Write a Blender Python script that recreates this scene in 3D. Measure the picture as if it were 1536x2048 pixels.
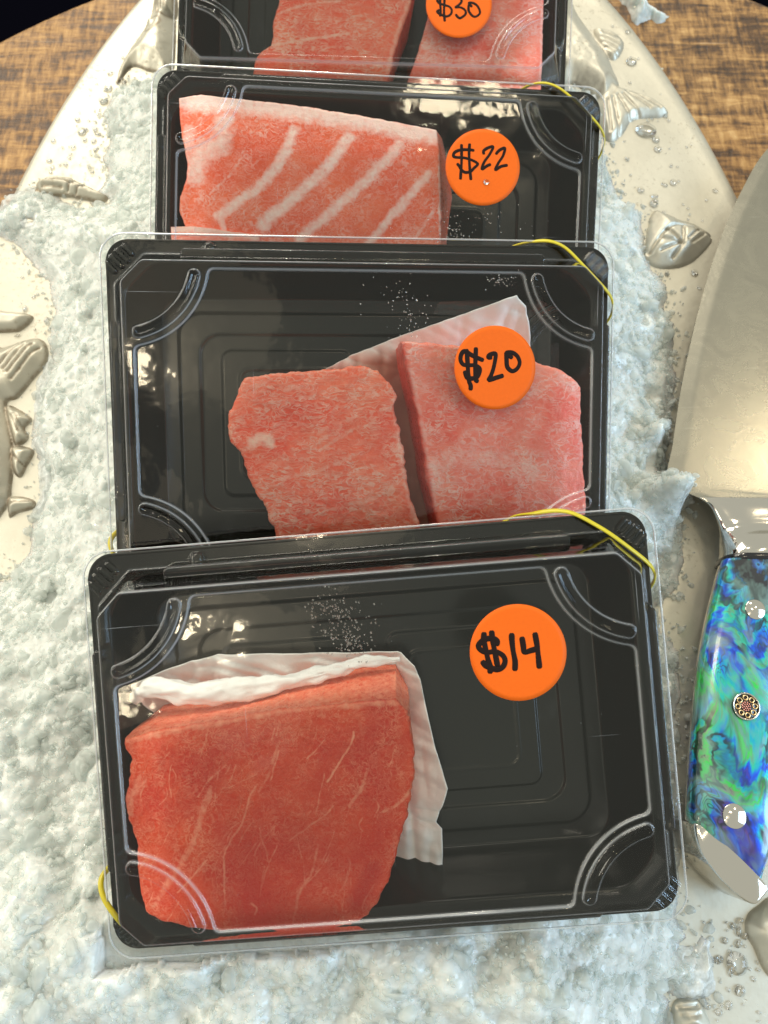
import bpy, math, random
import numpy as np
from mathutils import Matrix, Vector
random.seed(7); rng = np.random.default_rng(7)
for o in list(bpy.data.objects): bpy.data.objects.remove(o)
S = bpy.context.scene
COL = S.collection
# ------------------------------------------------------------------ camera
F = 1540.0                        # focal length in photo pixels (photo 1536 x 2048)
D0, SL = 0.335, 0.33              # distance to, and slope of, the platter top seen from the lens
NR = math.hypot(1, SL)
ZP = 0.012                        # platter top above the table
def c2w(p):                       # lens coordinates -> world (z up, platter level)
    x, y, z = p[0], p[1], p[2]
    return np.array([x, (y - SL * (z + D0)) / NR, (SL * y + z + D0) / NR + ZP])
def c2wv(v):
    return np.array([v[0], (v[1] - SL * v[2]) / NR, (SL * v[1] + v[2]) / NR])
EYE = c2w((0, 0, 0))
RC = np.stack([c2wv((1, 0, 0)), c2wv((0, 1, 0)), c2wv((0, 0, 1))], 1)
cam = bpy.data.cameras.new('camera'); co = bpy.data.objects.new('camera', cam); COL.objects.link(co)
M = Matrix.Identity(4)
for i in range(3):
    for j in range(3): M[i][j] = RC[i, j]
    M[i][3] = EYE[i]
co.matrix_world = M
cam.sensor_fit = 'VERTICAL'; cam.sensor_height = 24; cam.sensor_width = 18
cam.lens = F * 24 / 2048
cam.clip_start = 0.01; cam.clip_end = 50
cam.dof.use_dof = True; cam.dof.focus_distance = 0.262; cam.dof.aperture_fstop = 13
S.camera = co
# ------------------------------------------------------------------ world and lamps
w = bpy.data.worlds.new('World'); S.world = w; w.use_nodes = True
bg = w.node_tree.nodes['Background']
bg.inputs[0].default_value = (.98, 0.99, 0.86, 1); bg.inputs[1].default_value = 0.56
def area(name, loc, target, size, power, color, shape='DISK'):
    l = bpy.data.lights.new(name, 'AREA'); l.shape = shape; l.size = size; l.energy = power; l.color = color
    if shape == 'RECTANGLE': l.size_y = size * 0.7
    o = bpy.data.objects.new(name, l); COL.objects.link(o); o.location = loc
    o.rotation_euler = (Vector(target) - Vector(loc)).to_track_quat('-Z', 'Y').to_euler()
    return o
area('soft_panel', (-1.35, .25, 1.0), (0, 0, 0), 1.0, 13, (1, .93, .78), 'RECTANGLE')  # warm soft fill added on the left, outside the lids' mirror directions
area('soft_panel', (-.55, 1.7, 1.2), (0, 0, 0), 1.2, 17, (1, .93, .80), 'RECTANGLE')
area('window_light', (1.3, -.30, .85), (0, 0, 0), .9, 15, (.50, .74, 1.0), 'RECTANGLE')
for bx, by in ((.25, 1.15), (-.35, 1.3), (-.05, 1.45)): area('glint_lamp', (bx, by, 1.35), (0, 0, 0), .04, 2.4, (1, .90, .72))  # small lamps added for sparkle, kept out of the lids' mirror directions
S.view_settings.view_transform = 'Standard'; S.view_settings.look = 'None'
S.view_settings.exposure = 0.32; S.view_settings.gamma = 1
S.render.engine = 'CYCLES'
cy = S.cycles
cy.use_denoising = True
try: cy.denoiser = 'OPENIMAGEDENOISE'
except Exception: pass
cy.max_bounces = 10; cy.transparent_max_bounces = 16; cy.diffuse_bounces = 4; cy.glossy_bounces = 5
cy.transmission_bounces = 6; cy.sample_clamp_indirect = 6
cy.caustics_reflective = False; cy.caustics_refractive = False
# ------------------------------------------------------------------ helpers
def ray(px):
    d = np.array([(px[0] - 768) / F, -(px[1] - 1024) / F, -1.0]); return RC @ d
def at(px, z):                    # a traced photo point on the level z of the world
    d = ray(px); t = (z - EYE[2]) / d[2]; return EYE + d * t
def rotm(a, b, c):
    a, b, c = map(math.radians, (a, b, c))
    Rx = np.array([[1, 0, 0], [0, math.cos(a), -math.sin(a)], [0, math.sin(a), math.cos(a)]])
    Ry = np.array([[math.cos(b), 0, math.sin(b)], [0, 1, 0], [-math.sin(b), 0, math.cos(b)]])
    Rz = np.array([[math.cos(c), -math.sin(c), 0], [math.sin(c), math.cos(c), 0], [0, 0, 1]])
    return Rx @ Ry @ Rz
class Pose:                       # local frame of one food container (u right, v up, h off the flange)
    def __init__(s, p, r):
        s.o = c2w(p); s.R = RC @ rotm(*r)
        m = Matrix.Identity(4)
        for i in range(3):
            for j in range(3): m[i][j] = s.R[i, j]
            m[i][3] = s.o[i]
        s.M = m
    def loc(s, px, h):            # photo point -> local (u, v) on height h
        d = ray(px); n = s.R[:, 2]
        t = (n @ (s.o + n * h - EYE)) / (n @ d)
        q = s.R.T @ (EYE + d * t - s.o); return q[:2]
    def inv(s, P): return (P - s.o) @ s.R
POSE = {1: Pose((-.0015, -.0704, -.2475), (-1.12, -1.22, 4.71)),
        2: Pose((-.0064, .0331, -.2821), (5.18, 5.62, .42)),
        3: Pose((-.0028, .1123, -.3173), (3.18, 2.39, -1.82)),
        4: Pose((-.0047, .252, -.3585), (.5, -.5, -2.0))}
def mirror_lamp(px, p0, nrm, t, size, power, cluster=((0, 0),)):   # a lamp placed where a flat surface there mirrors it, for a glint
    d = ray(px); d = d / np.linalg.norm(d); n = np.array(nrm, float); n /= np.linalg.norm(n)
    P = EYE + d * ((n @ (np.array(p0) - EYE)) / (n @ d)); r = d - 2 * (d @ n) * n; L = P + r * t
    for dx, dy in cluster: area('glint_lamp', (L[0] + dx, L[1] + dy, L[2]), P, size, power, (1, .84, .58))
mirror_lamp((975, 232), POSE[3].o + POSE[3].R[:, 2] * .017, POSE[3].R[:, 2], 1.35, .09, .55, ((0, 0), (-.10, .03)))
mirror_lamp((283, 725), POSE[2].o + POSE[2].R[:, 2] * .017, POSE[2].R[:, 2], 1.4, .07, .45)  # lamp added just for the glint at the second lid's left end
mirror_lamp((405, 1262), POSE[1].o + POSE[1].R[:, 2] * .017, POSE[1].R[:, 2], 1.4, .05, .30)  # lamp added just for a small glint on the nearest lid
mirror_lamp((275, 1385), POSE[1].o + POSE[1].R[:, 2] * .017, POSE[1].R[:, 2], 1.5, .05, .2)  # another added lamp, for the glint at the nearest lid's left edge
mirror_lamp((470, 1330), POSE[1].o + POSE[1].R[:, 2] * .017, POSE[1].R[:, 2], 1.6, .42, .28)  # wide dim disc added overhead for a broad sheen on the nearest lid
mirror_lamp((380, 640), POSE[2].o + POSE[2].R[:, 2] * .017, POSE[2].R[:, 2], 1.6, .40, .22)  # same kind of added disc, sheen on the second lid
mirror_lamp((1550, 930), (0, 0, ZP + .016), (0, 0, 1), 1.3, .11, .8)  # lamp added for the bright reflection near the blade heel
def link(name, verts, faces, mat, parent=None, smooth=True, attrs=None):
    me = bpy.data.meshes.new(name)
    verts = np.asarray(verts, dtype=np.float32)
    if isinstance(faces, np.ndarray):
        n, k = faces.shape
        me.vertices.add(len(verts)); me.vertices.foreach_set('co', verts.ravel())
        me.loops.add(n * k); me.loops.foreach_set('vertex_index', faces.ravel().astype(np.int32))
        me.polygons.add(n)
        me.polygons.foreach_set('loop_start', np.arange(0, n * k, k, dtype=np.int32))
        me.polygons.foreach_set('loop_total', np.full(n, k, dtype=np.int32))
        me.update(calc_edges=True); me.validate()
    else:
        me.from_pydata([tuple(map(float, v)) for v in verts], [], faces)
    if attrs:
        for k, a in attrs.items():
            at_ = me.attributes.new(k, 'FLOAT', 'POINT'); at_.data.foreach_set('value', np.asarray(a, dtype=np.float32))
    if smooth: me.polygons.foreach_set('use_smooth', np.ones(len(me.polygons), dtype=bool))
    if mat: me.materials.append(mat)
    o = bpy.data.objects.new(name, me); COL.objects.link(o)
    if parent: o.parent = parent
    return o
def tag(o, label=None, cat=None, group=None, kind=None):
    if label: o['label'] = label
    if cat: o['category'] = cat
    if group: o['group'] = group
    if kind: o['kind'] = kind
    return o
def empty(name, m, label, cat, group=None):
    o = bpy.data.objects.new(name, None); COL.objects.link(o); o.matrix_world = m; o.empty_display_size = .02
    return tag(o, label, cat, group)
def grid_faces(nx, ny):           # index = j * nx + i
    i, j = np.meshgrid(np.arange(nx - 1), np.arange(ny - 1)); a = (j * nx + i).ravel()
    return np.stack([a, a + 1, a + nx + 1, a + nx], 1)
def sstep(x, a, b):
    t = np.clip((x - a) / (b - a), 0, 1); return t * t * (3 - 2 * t)
_tab = rng.random((64, 64, 64))
def vnoise(x, y, z=0.0):          # value noise in 0..1
    x, y, z = np.broadcast_arrays(np.asarray(x, float), np.asarray(y, float), np.asarray(z, float))
    xi, yi, zi = np.floor(x).astype(int), np.floor(y).astype(int), np.floor(z).astype(int)
    fx, fy, fz = x - xi, y - yi, z - zi
    fx, fy, fz = [t * t * (3 - 2 * t) for t in (fx, fy, fz)]
    def g(a, b, c): return _tab[(xi + a) & 63, (yi + b) & 63, (zi + c) & 63]
    l = lambda a, b, t: a + (b - a) * t
    return l(l(l(g(0,0,0), g(1,0,0), fx), l(g(0,1,0), g(1,1,0), fx), fy), l(l(g(0,0,1), g(1,0,1), fx), l(g(0,1,1), g(1,1,1), fx), fy), fz)
def fbm(x, y, z=0.0, n=4):
    s, a, t = 0, .5, 0
    for k in range(n):
        s = s + a * vnoise(x * 2**k + 13 * k, y * 2**k + 7 * k, np.asarray(z) * 2**k + 3 * k); t += a; a *= .5
    return s / t
def seg_dist(x, y, pts, closed=False):
    pts = [tuple(p) for p in pts]
    if closed: pts = pts + [pts[0]]
    best = np.full(np.shape(x), 1e9)
    for (ax, ay), (bx, by) in zip(pts[:-1], pts[1:]):
        dx, dy = bx - ax, by - ay; L = dx * dx + dy * dy + 1e-18
        t = np.clip(((x - ax) * dx + (y - ay) * dy) / L, 0, 1)
        best = np.minimum(best, (x - ax - t * dx)**2 + (y - ay - t * dy)**2)
    return np.sqrt(best)
def poly_sd(x, y, pts):           # signed distance, negative inside
    d = seg_dist(x, y, pts, True); ins = np.zeros(np.shape(x), bool)
    n = len(pts)
    for i in range(n):
        ax, ay = pts[i][0], pts[i][1]; bx, by = pts[(i + 1) % n][0], pts[(i + 1) % n][1]
        c = (ay > y) != (by > y)
        xx = ax + (y - ay) * (bx - ax) / ((by - ay) if abs(by - ay) > 1e-12 else 1e-12)
        ins ^= c & (x < xx)
    return np.where(ins, -d, d)
def spline(pts, n=8, closed=False):
    P = np.array(pts, float); out = []; m = len(P)
    rngi = range(m if closed else m - 1)
    for i in rngi:
        p0 = P[(i - 1) % m] if closed or i > 0 else P[0]
        p1 = P[i]; p2 = P[(i + 1) % m]
        p3 = P[(i + 2) % m] if closed or i + 2 < m else P[-1]
        for k in range(n):
            t = k / n
            out.append(.5 * ((2*p1) + (-p0+p2)*t + (2*p0-5*p1+4*p2-p3)*t*t + (-p0+3*p1-3*p2+p3)*t**3))
    if not closed: out.append(P[-1])
    return np.array(out)
def tube(pts, r, seg=10, closed=False, flat=1.0, up=(0, 0, 1), taper=None):
    P = np.array(pts, float); n = len(P); V = []; Fc = []
    for i in range(n):
        a = P[(i - 1) % n] if closed or i > 0 else P[i]; b = P[(i + 1) % n] if closed or i < n - 1 else P[i]
        T = b - a; T /= np.linalg.norm(T) + 1e-12
        N = np.array(up, float) - T * (T @ np.array(up, float))
        if np.linalg.norm(N) < .05: N = np.array((1, 0, 0)) - T * T[0]
        N /= np.linalg.norm(N); B = np.cross(T, N)
        rr = r * (taper[i] if taper is not None else 1)
        for k in range(seg):
            t = 2 * math.pi * k / seg; V.append(P[i] + rr * (math.cos(t) * B + flat * math.sin(t) * N))
    m = n if closed else n - 1
    for i in range(m):
        for k in range(seg):
            a = i * seg + k; b = i * seg + (k + 1) % seg; c = ((i + 1) % n) * seg + (k + 1) % seg; d = ((i + 1) % n) * seg + k
            Fc.append((a, b, c, d))
    if not closed:
        Fc.append(tuple(range(seg))[::-1]); Fc.append(tuple((n - 1) * seg + k for k in range(seg)))
    return V, Fc
def join(parts):
    V, Fc = [], []
    for v, f in parts:
        o = len(V); V += [tuple(q) for q in v]; Fc += [tuple(o + i for i in q) for q in f]
    return V, Fc
# ------------------------------------------------------------------ materials
class NT:
    def __init__(s, name):
        s.m = bpy.data.materials.new(name); s.m.use_nodes = True; s.t = s.m.node_tree
        s.b = s.t.nodes['Principled BSDF']; s.out = s.t.nodes['Material Output']; s._tc = None
    def n(s, typ, **kw):
        nd = s.t.nodes.new(typ)
        for k, v in kw.items():
            if hasattr(nd, k): setattr(nd, k, v)
        return nd
    def l(s, a, b): s.t.links.new(a, b)
    def tc(s, scale=(1, 1, 1), rot=(0, 0, 0)):
        if not s._tc: s._tc = s.n('ShaderNodeTexCoord')
        mp = s.n('ShaderNodeMapping'); mp.inputs['Scale'].default_value = scale; mp.inputs['Rotation'].default_value = rot
        s.l(s._tc.outputs['Object'], mp.inputs[0]); return mp.outputs[0]
    def noise(s, vec, scale, detail=4, rough=.55, dist=0):
        nd = s.n('ShaderNodeTexNoise'); nd.inputs['Scale'].default_value = scale; nd.inputs['Detail'].default_value = detail
        nd.inputs['Roughness'].default_value = rough; nd.inputs['Distortion'].default_value = dist
        s.l(vec, nd.inputs['Vector']); return nd
    def voro(s, vec, scale, feature='F1', rnd=1):
        nd = s.n('ShaderNodeTexVoronoi'); nd.feature = feature; nd.inputs['Scale'].default_value = scale
        nd.inputs['Randomness'].default_value = rnd; s.l(vec, nd.inputs['Vector']); return nd
    def ramp(s, fac, stops):
        nd = s.n('ShaderNodeValToRGB'); e = nd.color_ramp.elements
        while len(e) < len(stops): e.new(.5)
        for el, (p, c) in zip(e, stops):
            el.position = p; el.color = (*c, 1) if len(c) == 3 else c
        s.l(fac, nd.inputs[0]); return nd.outputs[0]
    def mr(s, v, a, b, c, d):
        nd = s.n('ShaderNodeMapRange'); 
        for i, q in enumerate((a, b, c, d)): nd.inputs[i + 1].default_value = q
        s.l(v, nd.inputs[0]); return nd.outputs[0]
    def mix(s, fac, a, b, mode='MIX'):
        nd = s.n('ShaderNodeMix', data_type='RGBA', blend_type=mode)
        for sock, v in ((nd.inputs[0], fac), (nd.inputs[6], a), (nd.inputs[7], b)):
            if isinstance(v, (int, float)): sock.default_value = v
            elif isinstance(v, tuple): sock.default_value = (*v, 1)
            else: s.l(v, sock)
        return nd.outputs[2]
    def math(s, op, a, b=0.0):
        nd = s.n('ShaderNodeMath', operation=op)
        for i, v in enumerate((a, b)):
            if isinstance(v, (int, float)): nd.inputs[i].default_value = v
            else: s.l(v, nd.inputs[i])
        return nd.outputs[0]
    def attr(s, name):
        nd = s.n('ShaderNodeAttribute'); nd.attribute_name = name; return nd.outputs['Fac']
    def bump(s, h, strength, dist, normal=None):
        nd = s.n('ShaderNodeBump'); nd.inputs['Strength'].default_value = strength; nd.inputs['Distance'].default_value = dist
        s.l(h, nd.inputs['Height'])
        if normal is not None: s.l(normal, nd.inputs['Normal'])
        return nd.outputs[0]
    def set(s, **kw):
        for k, v in kw.items():
            i = s.b.inputs[k.replace('_', ' ')]
            if isinstance(v, (int, float)): i.default_value = v
            elif isinstance(v, tuple): i.default_value = (*v, 1) if len(v) == 3 and i.type == 'RGBA' else v
            else: s.l(v, i)
        return s
def lin(r, g, b): return tuple(((c / 255) / 12.92 if c < 10 else ((c / 255 + .055) / 1.055)**2.4) for c in (r, g, b))

def mat_lid():                    # thin clear plastic: see-through, with the sheen of both its faces
    n = NT('clear_plastic'); t = n.t; t.nodes.remove(n.b)
    tr = n.n('ShaderNodeBsdfTransparent'); tr.inputs[0].default_value = (.98, .985, .98, 1)
    gl = n.n('ShaderNodeBsdfGlossy'); gl.inputs['Roughness'].default_value = .06; gl.inputs[0].default_value = (1, 1, 1, 1)
    df = n.n('ShaderNodeBsdfTranslucent'); df.inputs[0].default_value = (.9, .93, .97, 1)
    d2 = n.n('ShaderNodeBsdfDiffuse'); d2.inputs[0].default_value = (.85, .9, .95, 1)
    v = n.tc()
    h = n.noise(v, 60, 3).outputs[0]; fine = n.noise(v, 500, 2).outputs[0]
    b1 = n.bump(h, .22, .0008); b2 = b1
    n.l(b2, gl.inputs['Normal'])
    fr = n.n('ShaderNodeFresnel'); fr.inputs[0].default_value = 1.37
    n.l(b1, fr.inputs['Normal'])
    fac = n.math('MINIMUM', n.math('MULTIPLY', fr.outputs[0], 1.25), .95)
    smear = n.mr(n.noise(v, 35, 6, .7, 1.5).outputs[0], .64, .85, 0, .03)   # handling haze
    hair = n.mr(n.noise(n.tc((18, 900, 18), (0, 0, .7)), 1.0, 2).outputs[0], .765, .80, 0, .30); hair2 = n.mr(n.noise(n.tc((900, 14, 18), (0, 0, .25)), 1.0, 2).outputs[0], .775, .81, 0, .30)
    dust = n.mr(n.voro(v, 260).outputs[0], .035, .02, 0, .35)
    smear = n.math('ADD', smear, n.math('ADD', n.math('ADD', hair, hair2), n.math('MULTIPLY', dust, n.mr(n.noise(v, 40, 2).outputs[0], .5, .6, 0, 1))))
    ed = n.math('ADD', n.mr(n.attr('bend'), 0, 1, 0.002, .46), smear)  # milky white painted along the bends as their bright highlight lines
    ms = n.n('ShaderNodeMixShader'); ms.inputs[0].default_value = .5; n.l(df.outputs[0], ms.inputs[1]); n.l(d2.outputs[0], ms.inputs[2])
    m0 = n.n('ShaderNodeMixShader'); n.l(ed, m0.inputs[0]); n.l(tr.outputs[0], m0.inputs[1]); n.l(ms.outputs[0], m0.inputs[2])
    m1 = n.n('ShaderNodeMixShader'); n.l(fac, m1.inputs[0]); n.l(m0.outputs[0], m1.inputs[1]); n.l(gl.outputs[0], m1.inputs[2])
    n.l(m1.outputs[0], n.out.inputs[0]); return n.m
def mat_tray():
    n = NT('black_plastic'); v = n.tc()
    h = n.noise(v, 45, 3).outputs[0]; f = n.noise(v, 2500, 2).outputs[0]
    n.set(Base_Color=(.006, .007, .004), Roughness=.2, Specular_IOR_Level=.30, Normal=n.bump(h, .25, .0008))
    return n.m
def mat_ice():
    n = NT('crushed_ice'); v = n.tc()
    a = n.noise(v, 130, 5, .6).outputs[0]; b = n.voro(v, 420).outputs[0]; c = n.noise(v, 1600, 3, .7).outputs[0]
    big = n.noise(v, 28, 3).outputs[0]
    col = n.ramp(n.math('ADD', n.math('MULTIPLY', a, .6), n.math('MULTIPLY', big, .4)), [(.30, (.47, .495, .475)), (.5, (.57, .595, .575)), (.72, (.68, .70, .68))])
    nm = n.bump(a, .5, .0016); nm = n.bump(b, .5, .0008, nm); nm = n.bump(c, .35, .0003, nm)
    n.set(Base_Color=col, Roughness=n.mr(a, .35, .65, .10, .42), IOR=1.31, Normal=nm,
          Subsurface_Weight=1.0, Subsurface_Scale=.006, Subsurface_Radius=(.8, 1.0, 1.1),
          Specular_IOR_Level=.6, Coat_Weight=.35, Coat_Roughness=.05)
    return n.m
def seethrough(n, fac, tint=(.97, .98, .98), ior=1.33):
    """add a straight see-through share to the principled surface"""
    tr = n.n('ShaderNodeBsdfTransparent'); tr.inputs[0].default_value = (*tint, 1); ms = n.n('ShaderNodeMixShader')
    if isinstance(fac, float): ms.inputs[0].default_value = fac
    else: n.l(fac, ms.inputs[0])
    n.l(tr.outputs[0], ms.inputs[1]); n.l(n.b.outputs[0], ms.inputs[2]); n.l(ms.outputs[0], n.out.inputs[0])
def mat_chips():
    n = NT('ice_chips'); v = n.tc()
    a = n.noise(v, 700, 4, .7).outputs[0]; big = n.noise(v, 60, 2).outputs[0]
    n.set(Base_Color=n.mix(big, (.64, .67, .65), (.80, .83, .81)), Roughness=n.mr(a, .3, .7, .12, .4), IOR=1.31, Normal=n.bump(a, .35, .0004), Coat_Weight=1.0, Coat_Roughness=.05)
    tl = n.n('ShaderNodeBsdfTranslucent'); tl.inputs[0].default_value = (.86, .88, .84, 1)
    m0 = n.n('ShaderNodeMixShader'); m0.inputs[0].default_value = .35; n.l(n.b.outputs[0], m0.inputs[1]); n.l(tl.outputs[0], m0.inputs[2])
    tr = n.n('ShaderNodeBsdfTransparent'); tr.inputs[0].default_value = (.97, .985, .985, 1)
    m1 = n.n('ShaderNodeMixShader'); n.l(n.mr(big, .35, .65, .34, .55), m1.inputs[0]); n.l(tr.outputs[0], m1.inputs[1]); n.l(m0.outputs[0], m1.inputs[2])
    n.l(m1.outputs[0], n.out.inputs[0]); return n.m
def mat_clear_ice():
    n = NT('melting_ice'); v = n.tc()
    a = n.noise(v, 240, 5, .6).outputs[0]
    n.set(Base_Color=(.78, .82, .82), Roughness=.12, IOR=1.31, Normal=n.bump(a, .8, .002), Coat_Weight=.5, Coat_Roughness=.04)
    seethrough(n, n.mr(a, .3, .7, .3, .85)); return n.m
def mat_metal():
    n = NT('cast_pewter'); v = n.tc()
    a = n.noise(v, 30, 5, .6).outputs[0]; b = n.noise(v, 260, 5, .65).outputs[0]
    p = n.noise(v, 420, 6, .75).outputs[0]; p2 = n.noise(v, 26, 3).outputs[0]
    pit = n.mr(n.math('ADD', p, n.math('MULTIPLY', p2, .45)), .84, .92, 0, .55)
    col = n.mix(pit, n.ramp(a, [(.3, (.49, .465, .39)), (.7, (.57, .545, .465))]), (.28, .23, .15))
    pat = n.math('MULTIPLY', n.attr('patina'), n.mr(n.noise(v, 300, 4, .7).outputs[0], .3, .6, .35, 1)); col = n.mix(n.math('MINIMUM', pat, .92), col, (.13, .075, .03))
    nm = n.bump(a, .15, .003); nm = n.bump(b, .09, .0005, nm); nm = n.bump(n.math('MULTIPLY', pit, -1.0), .4, .0004, nm)
    n.set(Base_Color=col, Metallic=.8, Roughness=n.mr(b, .3, .7, .42, .56), Normal=nm)
    return n.m
def mat_wood():
    n = NT('rough_sawn_wood'); rot = (0, 0, math.radians(38))
    g = n.tc((24, 150, 20), rot); x = n.tc((150, 30, 20), rot); v = n.tc()
    a = n.noise(g, 1.0, 8, .62, .6).outputs[0]; b = n.noise(g, 3, 6, .75).outputs[0]
    saw = n.noise(x, 2.2, 4, .6).outputs[0]; blotch = n.noise(v, 26, 5, .7).outputs[0]
    t = n.math('ADD', n.math('ADD', n.math('MULTIPLY', a, .40), n.math('MULTIPLY', saw, .26)), n.math('ADD', n.math('MULTIPLY', b, .14), n.math('MULTIPLY', blotch, .20)))
    col = n.ramp(t, [(.40, (.022, .009, .003)), (.46, (.085, .038, .011)), (.51, (.24, .12, .035)), (.57, (.42, .235, .08)), (.66, (.60, .40, .18))])
    scr = n.mr(n.noise(n.tc((14, 420, 10), (0, 0, math.radians(-58))), 1.0, 2).outputs[0], .70, .76, 0, .35)
    col = n.mix(scr, col, (.60, .46, .32))
    nm = n.bump(t, .8, .003)
    n.set(Base_Color=col, Roughness=n.mr(a, .3, .7, .35, .6), Normal=nm, Specular_IOR_Level=.5)
    return n.m
def mat_flesh(name, lean, mid, fatc, marb=900, amount=.55, stretch=(1, 1, 1), rot=0., sss=.35, speck=.5):
    n = NT(name); v0 = n.tc(stretch, (0, 0, rot)); v = n.tc()
    wob = n.noise(v, 160, 3)
    vv = n.n('ShaderNodeVectorMath', operation='ADD'); n.l(v0, vv.inputs[0])
    sc = n.n('ShaderNodeVectorMath', operation='SCALE'); sc.inputs[3].default_value = .0075; n.l(wob.outputs[1], sc.inputs[0]); n.l(sc.outputs[0], vv.inputs[1])
    de = n.voro(vv.outputs[0], marb, 'DISTANCE_TO_EDGE').outputs[0]
    web = n.mr(de, 0.0, .16, 1, 0)
    rn = n.noise(vv.outputs[0], marb, 3, .5, .9).outputs[0]
    web2 = n.mr(n.math('ABSOLUTE', n.math('SUBTRACT', rn, .5)), .0, .07, 1, 0)
    big = n.noise(v, 38, 4, .6).outputs[0]
    base = n.mix(n.mr(big, .35, .65, 0, 1), lean, mid)
    big2 = n.noise(v, 85, 4, .6, .5).outputs[0]
    m = n.math('MULTIPLY', n.math('MULTIPLY', n.math('MAXIMUM', n.math('MULTIPLY', web, .35), web2), amount), n.mr(big2, .36, .64, .25, 1.35))
    col = n.mix(m, base, fatc)
    fib = n.mr(n.noise(n.tc((1, 3.6, 1), (0, 0, rot + .9)), 520, 5, .7, 1.6).outputs[0], .58, .70, 0, .28)
    col = n.mix(fib, col, fatc)
    sp = n.mr(n.noise(v, 1500, 2, .8).outputs[0], .64, .74, 0, speck)
    col = n.mix(sp, col, tuple(min(1, c * 1.1) for c in fatc))
    fat = n.attr('fat'); edge = n.mr(n.noise(v, 500, 4).outputs[0], .3, .7, -.22, .22)
    fm = n.mr(n.math('ADD', fat, n.math('MULTIPLY', edge, n.mr(fat, 0, .2, 0, 1))), .15, .95, 0, 1)
    col = n.mix(fm, col, tuple(min(1, c * 1.04 + .02) for c in fatc))
    dk = n.attr('deep'); col = n.mix(n.math('MULTIPLY', dk, .75), col, tuple(c * s_ for c, s_ in zip(lean, (.72, .30, .30))))
    nm = n.bump(m, .35, .0006); nm = n.bump(n.noise(v, 1400, 3, .7).outputs[0], .4, .0004, nm)
    n.set(Base_Color=col, Roughness=n.mr(n.noise(v, 700, 2).outputs[0], .3, .7, .22, .5), Normal=nm, Specular_IOR_Level=.28,
          Subsurface_Weight=sss, Subsurface_Scale=.003, Subsurface_Radius=(1.0, .35, .2))
    return n.m
def mat_paper():
    n = NT('absorbent_paper'); v = n.tc()
    a = n.noise(v, 2200, 3, .7).outputs[0]; b = n.noise(v, 60, 4).outputs[0]
    pin = n.voro(n.tc((1, 1, .01)), 170, 'F1', .15).outputs[0]
    n.set(Base_Color=n.mix(n.attr('stain'), n.mix(b, (.86, .88, .88), (.93, .93, .91)), (.42, .17, .10)), Roughness=.55, Normal=n.bump(a, .3, .0003, n.bump(b, .4, .002)),
          Subsurface_Weight=.3, Subsurface_Scale=.002, Subsurface_Radius=(1, 1, 1))
    return n.m
def mat_simple(name, col, rough, **kw):
    n = NT(name); v = n.tc(); a = n.noise(v, kw.pop('ns', 900), 3).outputs[0]
    n.set(Base_Color=n.mix(a, tuple(c * .93 for c in col), tuple(min(1, c * 1.06) for c in col)), Roughness=rough, Normal=n.bump(a, .15, .0002), **kw)
    return n.m
def mat_blade():
    n = NT('brushed_steel'); v = n.tc((3, 900, 3), (0, 0, math.radians(-14)))
    a = n.noise(v, 1.0, 3).outputs[0]; w_ = n.tc()
    wet = n.noise(w_, 70, 5, .65, 1.2).outputs[0]; drop = n.voro(w_, 520).outputs[0]
    dm = n.mr(n.noise(w_, 30, 2).outputs[0], .45, .62, 0, 1)
    scr = n.noise(n.tc((25, 900, 1), (0, 0, math.radians(28))), 1, 2).outputs[0]
    nm = n.bump(a, .03, .0003); nm = n.bump(wet, .03, .001, nm); nm = n.bump(n.math('MULTIPLY', drop, dm), .05, .0004, nm)
    col = n.mix(n.mr(wet, .35, .65, 0, 1), (.36, .34, .285), (.38, .36, .30))
    col = n.mix(n.mr(scr, .72, .78, 0, .5), col, (.8, .78, .7))
    n.set(Base_Color=col, Metallic=1.0, Roughness=n.mr(wet, .3, .7, .25, .29), Normal=nm)
    return n.m
def mat_chrome():
    n = NT('polished_steel'); v = n.tc(); a = n.noise(v, 55, 2).outputs[0]
    n.set(Base_Color=(.60, .57, .52), Metallic=1.0, Roughness=.09, Normal=n.bump(a, .30, .0012)); return n.m
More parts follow.
